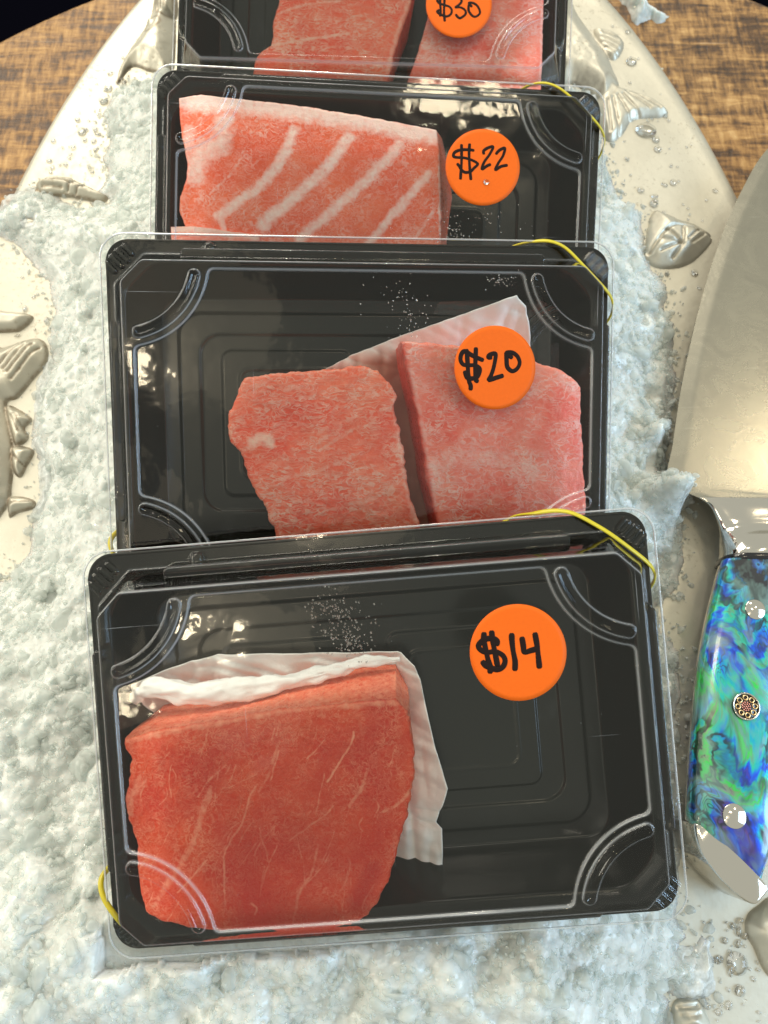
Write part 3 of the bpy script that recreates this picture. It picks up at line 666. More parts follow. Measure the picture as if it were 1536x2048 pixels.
# ------------------------------------------------------------------ tuna
def slab(k, name, label, cat, mat, top, htop, base=None, hbot=-20.6, dome=1.0, rnd=1.6, fats=(), deeps=(), rough=.5, group=None, M_=420, NTOP=120, seed=0, tilt=(0, 0), topfat=0., basefat=0.):
    ps = POSE[k]
    T = np.array([ps.loc(p, htop * MM) for p in top])
    C0 = T.mean(0)
    Bp = np.array([ps.loc(p, (hbot + 1) * MM) if p is not None else None for p in base]) if base and all(b is not None for b in base) else None
    if Bp is None:
        Bp = []
        for i in range(len(T)):
            if base and base[i] is not None: Bp.append(ps.loc(base[i], (hbot + 1) * MM))
            else: Bp.append(T[i] + (C0 - T[i]) * .03)
        Bp = np.array(Bp)
    def resample(P, Q):
        P2 = np.vstack([P, P[:1]]); Q2 = np.vstack([Q, Q[:1]]); L = np.concatenate([[0], np.cumsum(np.hypot(*np.diff(P2, axis=0).T))])
        t = np.linspace(0, L[-1], M_, endpoint=False)
        return np.stack([np.interp(t, L, P2[:, i]) for i in (0, 1)], 1), np.stack([np.interp(t, L, Q2[:, i]) for i in (0, 1)], 1)
    P, Q = resample(T, Bp); P /= MM; Q /= MM; c = P.mean(0)
    nz = (fbm(P[:, 0] / 3.2 + seed, P[:, 1] / 3.2, seed, 4) - .5) * 2.2 * rough + (vnoise(P[:, 0] / .9, P[:, 1] / .9, seed) - .5) * .5 * rough
    dr = (P - c) / np.linalg.norm(P - c, axis=1, keepdims=True); P = P + dr * nz[:, None]
    rings = []; top_i = []
    KW = 26
    for i in range(KW):
        s_ = i / KW; z = hbot + (htop - rnd - hbot) * s_
        q = Q + (P - Q) * s_; bul = .5 * math.sin(s_ * math.pi) * rough
        rings.append(np.column_stack([q + dr * bul, np.full(M_, z)])); top_i.append(np.full(M_, 0.))
    R0 = np.linalg.norm(P - c, axis=1)
    for i in range(9):
        a = i / 8 * math.pi / 2; ins = rnd * (1 - math.cos(a)); z = htop - rnd + rnd * math.sin(a)
        rings.append(np.column_stack([P - dr * ins, np.full(M_, z)])); top_i.append(np.full(M_, i / 8))
    Pi = P - dr * rnd
    for i in range(1, NTOP):
        s_ = 1 - (i / NTOP); q = c + (Pi - c) * s_
        rings.append(np.column_stack([q, np.full(M_, htop) + dome * (1 - s_**2.5)])); top_i.append(np.full(M_, 1.))
    V = np.concatenate(rings); tf = np.concatenate(top_i)
    V = np.vstack([V, [c[0], c[1], htop + dome]]); tf = np.append(tf, 1)
    dz = (fbm(V[:, 0] / 7 + seed, V[:, 1] / 7, V[:, 2] / 7, 3) - .5) * 1.2 * rough + (fbm(V[:, 0] / 1.3, V[:, 1] / 1.3, V[:, 2] / 1.3 + seed, 2) - .5) * .45 * rough
    V[:, 2] += dz * np.clip(tf + .1, 0, 1) + tf * (tilt[0] * (V[:, 0] - c[0]) + tilt[1] * (V[:, 1] - c[1]))
    side = 1 - tf
    V[:, :2] += (side * dz * .8)[:, None] * (V[:, :2] - c) / (np.linalg.norm(V[:, :2] - c, axis=1, keepdims=True) + 1e-6)
    fat = np.zeros(len(V)); deep = np.zeros(len(V))
    for (pl, wd, amt) in fats:
        q = spline([ps.loc(p, htop * MM) / MM for p in pl], 6) if len(pl) > 2 else np.array([ps.loc(p, htop * MM) / MM for p in pl])
        x, y = V[:, 0], V[:, 1]
        jx = (fbm(x / 5, y / 5, 7, 3) - .5) * (1.0 + wd * .25); jy = (fbm(x / 5, y / 5, 17, 3) - .5) * (1.0 + wd * .25)
        d = seg_dist(x + jx, y + jy, [tuple(a) for a in q])
        fat = np.maximum(fat, amt * (1 - sstep(d, wd * .15, wd * 1.1)) * np.clip(.70 + .6 * fbm(x / 2.2, y / 2.2, 3, 3), 0, 1) * np.clip(tf + .25, 0, 1))
    for (pl, wd, amt) in deeps:
        q = [ps.loc(p, htop * MM) / MM for p in pl]; d = seg_dist(V[:, 0], V[:, 1], [tuple(a) for a in q]); deep = np.maximum(deep, amt * (1 - sstep(d, 0, wd)))
    if topfat: fat = np.maximum(fat, topfat * side * (V[:, 1] > c[1]))
    if basefat: fat = np.maximum(fat, basefat * np.clip(1 - side * 1.0, 0, 1))
    idx = np.arange(M_); nr = len(rings); Fc = []
    a = (np.arange(nr - 1)[:, None] * M_ + idx[None]).ravel(); b = (np.arange(nr - 1)[:, None] * M_ + np.roll(idx, -1)[None]).ravel()
    Q4 = np.stack([a, b, b + M_, a + M_], 1)
    last = (nr - 1) * M_; capt = np.stack([last + idx, last + np.roll(idx, -1), np.full(M_, len(V) - 1), np.full(M_, len(V) - 1)], 1)
    # close the tip with triangles by collapsing quads through a doubled tip vertex
    V = np.vstack([V, V[-1:] ]); tip = len(V) - 2; fat = np.append(fat, fat[-1]); deep = np.append(deep, deep[-1])
    r0 = ps.M.copy()
    me_faces = [tuple(q) for q in Q4.tolist()] + [(int(last + i), int(last + (i + 1) % M_), tip) for i in range(M_)] + [tuple(range(M_))[::-1]]
    V = V[:-1]; fat = fat[:-1]; deep = deep[:-1]
    V3 = V * MM; cen = np.array([c[0] * MM, c[1] * MM, hbot * MM]); V3 = V3 - cen
    o = link(name, V3, me_faces, mat, None, True, {'fat': fat, 'deep': deep})
    o.matrix_world = ps.M @ Matrix.Translation(cen)
    return tag(o, label, cat, group)
RED = mat_flesh('lean_tuna', (.64, .026, .006), (.78, .075, .014), (1.0, .40, .25), 470, .42, (1, 1, 1), 0, .22, .45)
PINK = mat_flesh('marbled_tuna', (.88, .085, .035), (1.0, .23, .12), (1.0, .56, .44), 215, .85, (1, 2.2, 1), math.radians(-28), .2, .3)
PINK2 = mat_flesh('fatty_tuna', (.92, .13, .08), (1.0, .32, .23), (1.0, .62, .55), 215, .75, (1, 1.9, 1), math.radians(20), .2, .3)
ORNG = mat_flesh('belly_tuna', (.84, .10, .03), (.92, .19, .08), (1.0, .66, .60), 330, .45, (1, 1.3, 1), math.radians(60), .2, .3)
GT = 'raw tuna blocks in the trays'
t1 = [(247, 1478), (300, 1464), (400, 1447), (505, 1428), (560, 1418), (640, 1412), (720, 1403), (790, 1398), (815, 1425), (828, 1490), (828, 1560), (815, 1630), (797, 1700), (777, 1765), (760, 1800), (738, 1833), (700, 1853), (640, 1862), (560, 1866), (500, 1862), (440, 1864), (380, 1857), (322, 1846), (290, 1826), (279, 1780), (273, 1735), (272, 1680), (255, 1640), (250, 1600), (256, 1560), (262, 1520), (250, 1498)]
b1 = [(300, 1432), (330, 1405), (420, 1400), (520, 1382), (570, 1360), (640, 1342), (710, 1322), (790, 1310), (815, 1360)] + [None] * (len(t1) - 9)
FIB = []
for i in range(70):               # hair-fine sinews, fanning down to the left
    x0, y0 = random.uniform(280, 810), random.uniform(1440, 1840); a = math.radians(random.gauss(112 - (x0 - 540) * .03, 16)); L = random.uniform(25, 95)
    FIB.append(([(x0, y0), (x0 + L * .5 * math.cos(a) + random.gauss(0, 4), y0 + L * .5 * math.sin(a)), (x0 + L * math.cos(a), y0 + L * math.sin(a))], random.uniform(.28, .5), random.uniform(.2, .5)))
slab(1, 'tuna_block', 'deep red tuna block with thin pale veins in the tray marked 14 dollars', 'tuna', RED, t1, 6.0, b1, rnd=1.4, seed=1, group=GT, rough=.55, topfat=.45, M_=860, NTOP=190,
     fats=FIB + [([(708, 1462), (703, 1482), (680, 1520), (655, 1562)], .5, .65), ([(514, 1570), (500, 1592), (488, 1640), (462, 1680), (451, 1705), (449, 1760), (450, 1810)], .5, .6),
           ([(666, 1610), (650, 1630), (615, 1655), (580, 1680)], .5, .5), ([(420, 1575), (408, 1620), (391, 1675), (360, 1730), (306, 1812)], 1.7, .42),
           ([(636, 1688), (624, 1740), (598, 1788), (586, 1845)], .7, .5), ([(250, 1480), (320, 1466), (420, 1448), (520, 1430), (640, 1412), (800, 1404)], 2.0, .5),
           ([(735, 1540), (722, 1580), (700, 1610)], .9, .4), ([(830, 1560), (806, 1600), (770, 1622)], .8, .55), ([(505, 1805), (515, 1815), (512, 1828)], .6, .7), ([(560, 1480), (540, 1540), (520, 1580)], .8, .35), ([(285, 1560), (262, 1590), (258, 1620)], 2.5, .4)],
     deeps=[([(500, 1690), (500, 1800), (640, 1840)], 18, .75), ([(745, 1740), (715, 1800)], 8, 1.0), ([(600, 1680), (720, 1740)], 24, .6)])
t2 = [(487, 754), (520, 750), (600, 743), (660, 738), (722, 731), (755, 739), (778, 762), (795, 793), (788, 810), (798, 850), (806, 890), (812, 940), (820, 985), (838, 1042), (850, 1110), (842, 1150), (600, 1150), (562, 1110), (548, 1058), (530, 1015), (514, 992), (495, 952), (482, 905), (462, 885), (455, 850), (458, 828), (470, 800), (478, 775)]
slab(2, 'tuna_block', 'pink marbled tuna block with a ragged left edge in the tray marked 20 dollars', 'tuna', PINK, t2, 7.0, seed=2, group=GT, rough=.8,
     fats=[([(790, 800), (800, 880), (815, 960), (835, 1040)], 3.0, .55), ([(505, 885), (525, 875), (540, 885)], 3, .8), ([(640, 900), (700, 860), (740, 850)], 1.2, .35), ([(560, 960), (640, 940), (700, 915)], 1.2, .35), ([(700, 1010), (760, 990), (800, 960)], 1.6, .35)],
     deeps=[([(520, 790), (560, 800), (600, 830)], 9, .35), ([(490, 940), (540, 1000)], 8, .25)])
t2b = [(802, 682), (850, 684), (920, 690), (1000, 702), (1070, 722), (1110, 732), (1145, 752), (1162, 775), (1164, 830), (1168, 900), (1170, 960), (1173, 1020), (1176, 1100), (1170, 1150), (900, 1150), (890, 1110), (872, 1040), (862, 1000), (852, 955), (846, 905), (838, 860), (832, 825), (820, 770), (808, 720)]
b2b = [(806, 690)] + [None] * 18 + [(838, 905), (830, 865), (822, 830), (812, 775), (802, 722)]
slab(2, 'tuna_block', 'pale pink tuna block behind the 20 dollar sticker', 'tuna', PINK2, t2b, 8.0, seed=3, group=GT, rough=.6,
     fats=[([(850, 950), (900, 920), (980, 910), (1060, 940)], 6, .35), ([(820, 740), (850, 880), (870, 1020)], 1.6, .4), ([(1120, 760), (1160, 800), (1165, 900)], 3, .3)],
     deeps=[([(803, 690), (838, 860), (870, 1040), (885, 1110)], 2.2, .9), ([(860, 740), (900, 780), (940, 800)], 9, .45), ([(1120, 800), (1150, 900)], 8, .3), ([(1080, 900), (1140, 960)], 8, .3)])  # first deep line paints the red shadow down the block's left side
t3 = [(357, 194), (400, 187), (470, 195), (540, 201), (600, 209), (700, 225), (800, 243), (875, 258), (880, 300), (882, 360), (884, 430), (880, 520), (870, 560), (400, 560), (378, 500), (370, 455), (358, 420), (358, 395), (372, 355), (374, 325), (362, 270), (358, 230)]
b3 = [None] * 7 + [(885, 275), (898, 340), (905, 395), (898, 440), (890, 520), (875, 560)] + [None] * 9
slab(3, 'tuna_block', 'salmon-coloured tuna block crossed by broad white fat bands, beside the 22 dollar sticker', 'tuna', ORNG, t3, 6.5, b3, seed=4, group=GT, rough=.35, basefat=0,
     fats=[([(350, 196), (470, 205), (600, 220), (700, 236), (800, 256), (885, 272)], 6.8, 1.0), ([(590, 262), (545, 350), (440, 432)], 3.3, .85), ([(700, 278), (640, 350), (525, 450)], 3.8, .9), ([(802, 288), (725, 370), (600, 478)], 3.4, .8), ([(855, 352), (735, 490)], 2.9, .8),
           ([(596, 255), (590, 290)], 1.2, .5), ([(700, 270), (690, 300)], 1.2, .5), ([(490, 300), (470, 340), (420, 390)], .9, .35), ([(870, 420), (830, 480)], 1.2, .5),
           ([(450, 245), (440, 290), (400, 310), (390, 350)], 6.5, .75), ([(380, 260), (372, 300), (380, 340)], 4, .6), ([(880, 265), (882, 480)], 1.2, .8), ([(430, 432), (445, 450), (450, 500)], 2.0, .7)])
slab(3, 'tuna_block', 'second pale-edged tuna piece peeking out at the lower left of the 22 dollar tray', 'tuna', PINK2, [(340, 452), (380, 450), (430, 455), (470, 462), (520, 468), (520, 560), (345, 560)], 9.5, seed=5, group=GT, rough=.3,
     fats=[([(330, 455), (430, 459), (520, 472)], 3.5, 1.0)], M_=260, NTOP=60)
t4 = [(560, -160), (556, -60), (558, 0), (546, 40), (545, 70), (540, 92), (522, 103), (510, 118), (506, 140), (500, 200), (520, 250), (760, 250), (772, 190), (779, 150), (790, 100), (806, 50), (822, 10), (835, -60), (840, -160)]
slab(4, 'tuna_block', 'pink tuna block left of the gap in the farthest tray marked 30 dollars', 'tuna', PINK, t4, 7.0, seed=6, group=GT, rough=.5,
     fats=[([(555, 28), (600, 15), (680, 5)], .9, .6), ([(545, 92), (620, 80), (700, 68)], 1.0, .7), ([(780, 140), (800, 60), (825, 0)], 3.0, .6), ([(600, 50), (620, 20)], .8, .4)])
t4b = [(880, -160), (872, -40), (858, 20), (848, 60), (836, 100), (824, 135), (812, 170), (812, 250), (1080, 250), (1084, 150), (1086, 80), (1088, 0), (1090, -160)]
slab(4, 'tuna_block', 'smooth pale pink tuna block under the 30 dollar sticker', 'tuna', PINK2, t4b, 8.0, seed=7, group=GT, rough=.3,
     fats=[([(840, 110), (900, 130), (1000, 130)], 9, .35), ([(1086, 20), (1084, 150)], 2, .5)], deeps=[([(860, 60), (900, 80), (980, 90)], 7, .25)])
# ------------------------------------------------------------------ wrapping paper
def sheet(k, name, label, outer, inner, houter, hinner, seed, wr=.7, stain=0.):
    ps = POSE[k]; M_ = 300; NR_ = 40
    O = np.array([ps.loc(p, h * MM) / MM for p, h in zip(outer, houter)]); I = np.array([ps.loc(p, hinner * MM) / MM for p in inner])
    def rs(P):
        P2 = np.vstack([P, P[:1]]); L = np.linspace(0, 1, len(P2)); t = np.linspace(0, 1, M_, endpoint=False); return np.stack([np.interp(t, L, P2[:, i]) for i in range(P2.shape[1])], 1)
    O3 = rs(np.column_stack([O, houter])); I3 = rs(np.column_stack([I, np.full(len(I), hinner)]))
    R_ = []
    for i in range(NR_ + 1):
        s_ = i / NR_; e = s_ ** 1.3
        q = I3 + (O3 - I3) * s_; q[:, 2] = I3[:, 2] + (O3[:, 2] - I3[:, 2]) * e
        u_ = np.arange(M_) / M_
        fold = (np.abs(vnoise(q[:, 0] / 5 + seed, q[:, 1] / 12, seed) - .5) * 2 - .5) * 3.4 * wr + (np.abs(vnoise(q[:, 0] / 9 + q[:, 1] / 4, q[:, 1] / 9 + seed, 4) - .5) * 2 - .5) * 2.4 * wr + (fbm(q[:, 0] / 3, q[:, 1] / 3, seed, 3) - .5) * 1.0 * wr
        q[:, 2] += fold * min(1, s_ * 2); R_.append(q)
    V = np.concatenate(R_); c = I3.mean(0); idx = np.arange(M_)
    a = (np.arange(NR_)[:, None] * M_ + idx[None]).ravel(); b = (np.arange(NR_)[:, None] * M_ + np.roll(idx, -1)[None]).ravel()
    Q4 = np.stack([a, b, b + M_, a + M_], 1)
    o = link(name, (V - c) * MM, [tuple(q) for q in Q4.tolist()] + [tuple(range(M_))[::-1]], PAPER, attrs={'stain': stain * sstep(-V[:, 2] + 3 * fbm(V[:, 0] / 6, V[:, 1] / 6, 3, 3), 14, 19)})
    o.matrix_world = ps.M @ Matrix.Translation(c * MM)
    md = o.modifiers.new('thickness', 'SOLIDIFY'); md.thickness = .0003
    return tag(o, label, 'wrapping paper')
sheet(1, 'paper_liner', 'crumpled white paper behind and right of the deep red tuna',
      [(262, 1372), (320, 1345), (385, 1322), (440, 1309), (620, 1307), (800, 1305), (828, 1332), (840, 1360), (850, 1410), (868, 1490), (895, 1580), (882, 1620), (872, 1645), (884, 1660), (886, 1758), (820, 1756), (780, 1764), (700, 1780), (400, 1780), (290, 1600), (262, 1440)],
      [(330, 1430), (360, 1425), (400, 1420), (450, 1410), (560, 1400), (740, 1370), (770, 1380), (780, 1400), (790, 1450), (790, 1520), (790, 1580), (785, 1620), (780, 1640), (770, 1660), (760, 1700), (740, 1720), (720, 1730), (680, 1740), (420, 1740), (330, 1600), (320, 1480)],
      [-6, -9, -12, -14, -14, -10, -8, -8, -9, -8, -6, -9, -14, -12, -14, -16, -18, -19, -19, -19, -12], -20.0, 3)
sheet(2, 'paper_liner', 'white paper corner sticking up behind the pale pink block, under the 20 dollar sticker',
      [(640, 745), (700, 712), (800, 672), (900, 638), (1035, 590), (1052, 612), (1060, 660), (1064, 720), (1100, 800), (1000, 1150), (790, 1150), (740, 850)],
      [(760, 790), (800, 780), (840, 770), (900, 760), (960, 750), (980, 760), (990, 780), (1000, 800), (1010, 850), (950, 900), (850, 900), (780, 830)],
      [-16, -14, -10, -6, 2, 0, -4, -10, -19, -19, -19, -19], -20.0, 9, .5, .9)
def roll(k, name, label, pts, rad, seed):
    ps = POSE[k]; q = spline([(*ps.loc((x, y), h * MM), h * MM) for x, y, h in pts], 14)
    n = len(q); tp = np.interp(np.linspace(0, 1, n), np.linspace(0, 1, len(rad)), rad)
    V, Fc = tube(q, MM, 40, False, .75, (0, 0, 1), tp); V = np.array(V)
    d = (fbm(V[:, 0] / MM / 6 + seed, V[:, 1] / MM / 2.2, V[:, 2] / MM / 2.2, 3) - .5) * 3.4 * MM
    cc = q[np.repeat(np.arange(n), 40)]; dr = V - cc; V = V + dr / (np.linalg.norm(dr, axis=1, keepdims=True) + 1e-9) * d[:, None]
    c = V.mean(0); o = link(name, V - c, Fc, PAPER); o.matrix_world = ps.M @ Matrix.Translation(c); return tag(o, label, 'wrapping paper')
roll(1, 'folded_pad', 'thick white folded pad along the back edge of the deep red tuna', [(268, 1400, -8), (300, 1375, -5), (380, 1388, -5), (470, 1382, -6), (560, 1368, -7), (640, 1348, -8), (720, 1328, -9), (800, 1318, -9)], [1.6, 3.0, 3.6, 3.8, 3.2, 2.4, 1.7, 1.2], 2)
# ------------------------------------------------------------------ rubber bands
def band(k, label, tr, bl):
    ps = POSE[k]
    a = [(*ps.loc(p, h * MM), h * MM) for *p, h in [(x, y, h) for x, y, h in tr]]
    b = [(*ps.loc((x, y), h * MM), h * MM) for x, y, h in bl]
    und1 = [(.060, .0610, -.006), (.080, .010, -.024)]
    und = [(a[-1][0] - .001, a[-1][1] - .004, -.006), (.082, .024, -.0250), (.070, .018, -.0262), (0, -.005, -.0262), (-.055, -.052, -.0262)]
    back = [(-.084, -.032, -.0245), (-.072, -.027, -.0262), (0, .010, -.0262), (.030, .052, -.0262), (a[0][0] - .006, .0655, -.008)]
    P = a + und + b + back
    P = np.array(P + [P[0]]); q = []
    for u_, v_ in zip(P[:-1], P[1:]):
        m = max(1, int(np.linalg.norm(v_ - u_) / .0012)); q += [u_ + (v_ - u_) * t / m for t in range(m)]
    q = np.array(q)
    for _ in range(9): q = .5 * q + .25 * (np.roll(q, 1, 0) + np.roll(q, -1, 0))
    V, Fc = tube(q, .0009, 8, True, .5, (.5, .5, .7))
    o = link('rubber_band', V, Fc, BAND); o.matrix_world = ps.M
    return tag(o, label, 'rubber band', 'yellow rubber bands round the trays')
band(1, 'lowest yellow rubber band, stretched over opposite corners of the nearest tray', [(1072, 1026, 1.0), (1108, 1019, 2.0), (1144, 1023, 3.0), (1215, 1063, 4.2), (1258, 1095, 3.6), (1300, 1127, 1.5), (1312, 1141, .3), (1314, 1153, -1.5)],
     [(420, 1904, -3.2), (385, 1905, -3.2), (300, 1886, -3.4), (246, 1850, -2.6), (236, 1838, 1.2), (205, 1797, .5), (197, 1757, -2.5)])
band(2, 'middle yellow rubber band, on the second tray holding two pink blocks', [(1068, 482, .8), (1100, 479, 1.8), (1130, 492, 3), (1180, 545, 4), (1222, 590, 1.5), (1229, 604, .2), (1229, 620, -2)],
     [(330, 1180, -3.4), (280, 1160, -3.4), (224, 1108, .6), (217, 1092, -.2), (217, 1078, -2.5)])
band(3, 'topmost yellow rubber band, on the tray with the white-striped tuna block', [(1070, 164, .8), (1098, 165, 1.8), (1124, 178, 3.0), (1170, 220, 4), (1205, 258, 1.4), (1212, 272, .2), (1211, 288, -2)],
     [(400, 580, -3.4), (350, 565, -3.4), (312, 540, .5), (303, 525, -.5), (303, 510, -3)])
# ------------------------------------------------------------------ ice
def shards(X, Y, cell, amp, tilt, k, seed):
    r = np.random.default_rng(seed); N = 256
    jx, jy, hh, tx, ty = [r.random((N, N)) for _ in range(5)]
    gx, gy = X / cell, Y / cell; ix, iy = np.floor(gx).astype(int), np.floor(gy).astype(int); best = np.full(X.shape, -9.)
    for a in (-1, 0, 1):
        for b in (-1, 0, 1):
            cx, cy = ix + a, iy + b; m, n = cx & 255, cy & 255
            dx = gx - (cx + jx[m, n]); dy = gy - (cy + jy[m, n])
            best = np.maximum(best, hh[m, n] + tilt * ((tx[m, n] - .5) * dx + (ty[m, n] - .5) * dy) - k * (dx * dx + dy * dy))
    return amp * best
ICEP = [(345, 135), (225, 165), (200, 215), (212, 260), (198, 310), (208, 345), (190, 372), (215, 395), (170, 402), (120, 395), (85, 372), (50, 372), (10, 398), (-40, 440), (-60, 470), (20, 472), (55, 520), (90, 560), (98, 620), (88, 668), (98, 720), (66, 780), (52, 850), (68, 900), (80, 960), (60, 1040), (52, 1100), (10, 1150), (-60, 1180), (-200, 1400), (-300, 2300), (1395, 2300),
        (1345, 2060), (1350, 2005), (1340, 1990), (1385, 2000), (1405, 1992), (1418, 1950), (1430, 1880), (1412, 1876), (1398, 1898), (1370, 1898), (1388, 1880), (1375, 1850), (1362, 1830), (1368, 1780), (1372, 1640), (1362, 1560), (1362, 1440), (1372, 1390), (1362, 1345), (1370, 1300), (1352, 1270), (1332, 1258), (1322, 1215), (1345, 1190), (1362, 1165), (1378, 1120), (1372, 1070), (1374, 1020), (1402, 1004), (1398, 962),
        (1340, 948), (1338, 900), (1350, 860), (1362, 760), (1352, 710), (1356, 650), (1335, 600), (1338, 560), (1310, 530), (1292, 470), (1288, 415), (1262, 398), (1240, 385), (1222, 330), (1208, 290), (1205, 170)]
res = .0008
xs = np.arange(-.205, .205, res); ys = np.arange(-.262, .262, res); X, Y = np.meshgrid(xs, ys)
pg = [tuple(at(p, ZP + .004)[:2]) for p in ICEP]
wx = X + .004 * (fbm(X * 120, Y * 120, 2, 3) - .5); wy = Y + .004 * (fbm(X * 120, Y * 120, 8, 3) - .5)
sd = poly_sd(wx, wy, pg)
core = sstep(-sd, 0, .060)
base = (.003 + .020 * core + .010 * np.clip(fbm(X * 30, Y * 30, 4, 3) - .35, 0, 1) * core * 2)
front = sstep(Y, -.13, -.165) * sstep(-sd, .0, .03); base = base + .010 * front * (.5 + fbm(X * 40, Y * 40, 6, 2))
lump = shards(wx, wy, .021, .0034, 1.0, .8, 1) + shards(wx, wy, .0105, .0032, 1.3, .9, 2) + shards(wx, wy, .0048, .0013, 1.6, 1.0, 3) + shards(X, Y, .0023, .0005, 2.0, 1.2, 4)
for (px_, hh_, rr_) in (((1352, 984), .017, .0075), ((1325, 862), .014, .007), ((1385, 992), .013, .0045), ((1322, 985), .013, .008)):
    g = at(px_, ZP + .016); base = base + hh_ * np.exp(-((X - g[0])**2 + (Y - g[1])**2) / rr_**2 * .9)
hole = np.clip(fbm(X * 75, Y * 75, 11, 3) - .62, 0, 1) * .03 * (.4 + .6 * (1 - core))
H = base + lump * (.35 + .65 * core) + .001 - hole
edge = sstep(-sd, -.0002, .0085)
H = np.where(sd < 0, H * edge, -.004)
Z = ZP + H
ell = ((X - PX0) / A)**2 + (Y / B)**2
Z = np.where(ell > .985, np.minimum(Z, ZP - .003 - (ell - .985) * .1), Z)
P = np.stack([X.ravel(), Y.ravel(), Z.ravel()], 1)
for k in (4, 3, 2, 1):            # the trays press their shape into the ice
    ps = POSE[k]
    for it in range(4):
        q = ps.inv(P); u, v_ = q[:, 0] / MM, q[:, 1] / MM
        near = (np.abs(u) < 95) & (np.abs(v_) < 68)
        hb = np.full(len(P), 1e9)
        tb_, _ = tray_h(np.clip(u[near], -90, 90), np.clip(v_[near], -63, 63)); hb[near] = np.minimum(tb_, -1.0) - 1.3
        over = (q[:, 2] / MM - hb) > 0
        P[over, 2] -= ((q[over, 2] / MM - hb[over]) * MM) / max(.6, ps.R[2, 2])
Fc = grid_faces(len(xs), len(ys)); keep = (P[Fc, 2] > ZP - .0025).any(1); Fc = Fc[keep]
ids, inv = np.unique(Fc, return_inverse=True)
tag(link('crushed_ice', P[ids], inv.reshape(Fc.shape), ICE), 'bed of wet crushed ice heaped on the platter around the trays', 'ice', kind='stuff')
# small chunks of ice
import bmesh
def ico(sub):
    bm = bmesh.new(); bmesh.ops.create_icosphere(bm, subdivisions=sub, radius=1)
    V = np.array([v.co[:] for v in bm.verts]); Fq = [tuple(v.index for v in f_.verts) for f_ in bm.faces]; bm.free(); return V, Fq
IC2, IF2 = ico(2); IC3, IF3 = ico(3)
def chunk(c, r, seed, flat=.7, sub=3, jag=.55):
    V0, F0 = (IC3, IF3) if sub == 3 else (IC2, IF2)
    n = fbm(V0[:, 0] * 1.6 + seed * 3.1, V0[:, 1] * 1.6 + seed, V0[:, 2] * 1.6, 3); V = V0 * (1 + jag * 2 * (n - .5))[:, None]
    a = seed * 2.4; R_ = np.array([[math.cos(a), -math.sin(a), 0], [math.sin(a), math.cos(a), 0], [0, 0, 1]])
    V = (V * (1, .75, flat)) @ R_.T * r + np.array(c); return V, F0
Zg = P[:, 2].reshape(X.shape)
def ice_z(x, y):
    i = int(np.clip((x - xs[0]) / res, 0, len(xs) - 1)); j = int(np.clip((y - ys[0]) / res, 0, len(ys) - 1)); return Zg[j, i], sd[j, i]
def clear_of_trays(x, y, z):
    for k in POSE:
        q = POSE[k].inv(np.array([x, y, z]))
        if abs(q[0]) < .0955 and abs(q[1]) < .0685 and q[2] > -.03: return False
    return True
def chips(name, C_, r_, mat, label):
    """angular little chips: an icosphere cut by random planes, squashed and turned"""
    bm = bmesh.new(); bmesh.ops.create_icosphere(bm, subdivisions=2, radius=1); V0 = np.array([v.co[:] for v in bm.verts]); F0 = np.array([[v.index for v in f_.verts] for f_ in bm.faces]); bm.free()
    N = len(C_); V = np.repeat(V0[None], N, 0)
    for k in range(6):
        nn = rng.normal(size=(N, 1, 3)); nn /= np.linalg.norm(nn, axis=2, keepdims=True); d = rng.uniform(.35, .85, (N, 1))
        ex = np.maximum((V * nn).sum(2) - d, 0); V = V - ex[..., None] * nn
    V = V * rng.uniform(.45, 1.25, (N, 1, 3))
    q = rng.normal(size=(N, 4)); q /= np.linalg.norm(q, axis=1, keepdims=True); w_, x_, y_, z_ = q.T
    Rm = np.stack([1-2*(y_*y_+z_*z_), 2*(x_*y_-z_*w_), 2*(x_*z_+y_*w_), 2*(x_*y_+z_*w_), 1-2*(x_*x_+z_*z_), 2*(y_*z_-x_*w_), 2*(x_*z_-y_*w_), 2*(y_*z_+x_*w_), 1-2*(x_*x_+y_*y_)], 1).reshape(N, 3, 3)
    V = np.einsum('nij,nkj->nki', Rm, V) * r_[:, None, None] + C_[:, None, :]
    Fc = (F0[None] + (np.arange(N) * len(V0))[:, None, None]).reshape(-1, 3)
    return tag(link(name, V.reshape(-1, 3), Fc, mat, smooth=False), label, 'ice', kind='stuff')
NC = 52000
cx, cy = rng.uniform(-.195, .195, NC), rng.uniform(-.235, .26, NC)
ii = np.clip(((cx - xs[0]) / res).astype(int), 0, len(xs) - 1); jj = np.clip(((cy - ys[0]) / res).astype(int), 0, len(ys) - 1)
sdc = sd[jj, ii]; zc = Zg[jj, ii]; rr = np.clip(np.exp(rng.normal(math.log(.00105), .58, NC)), .0005, .0052)
dens = np.where(sdc < -.002, .35 + .65 * sstep(fbm(cx * 60, cy * 60, 31, 2), .35, .6), np.clip(1 - sdc / .011, 0, 1)**2 * .55)
okc = (rng.random(NC) < dens) & (sdc < .011); rr = np.where(sdc > -.003, rr * .7, rr)
zc = np.where(sdc > 0, ZP + .0003, zc); C3 = np.stack([cx, cy, zc], 1)
for k in POSE:
    q = POSE[k].inv(C3); okc &= ~((np.abs(q[:, 0]) < .0945 + rr) & (np.abs(q[:, 1]) < .0675 + rr) & (q[:, 2] > -.040))
C3 = C3[okc]; rr = rr[okc]
chips('ice_chips', C3, rr, CHIP, 'loose angular chips of crushed ice scattered over the ice bed')
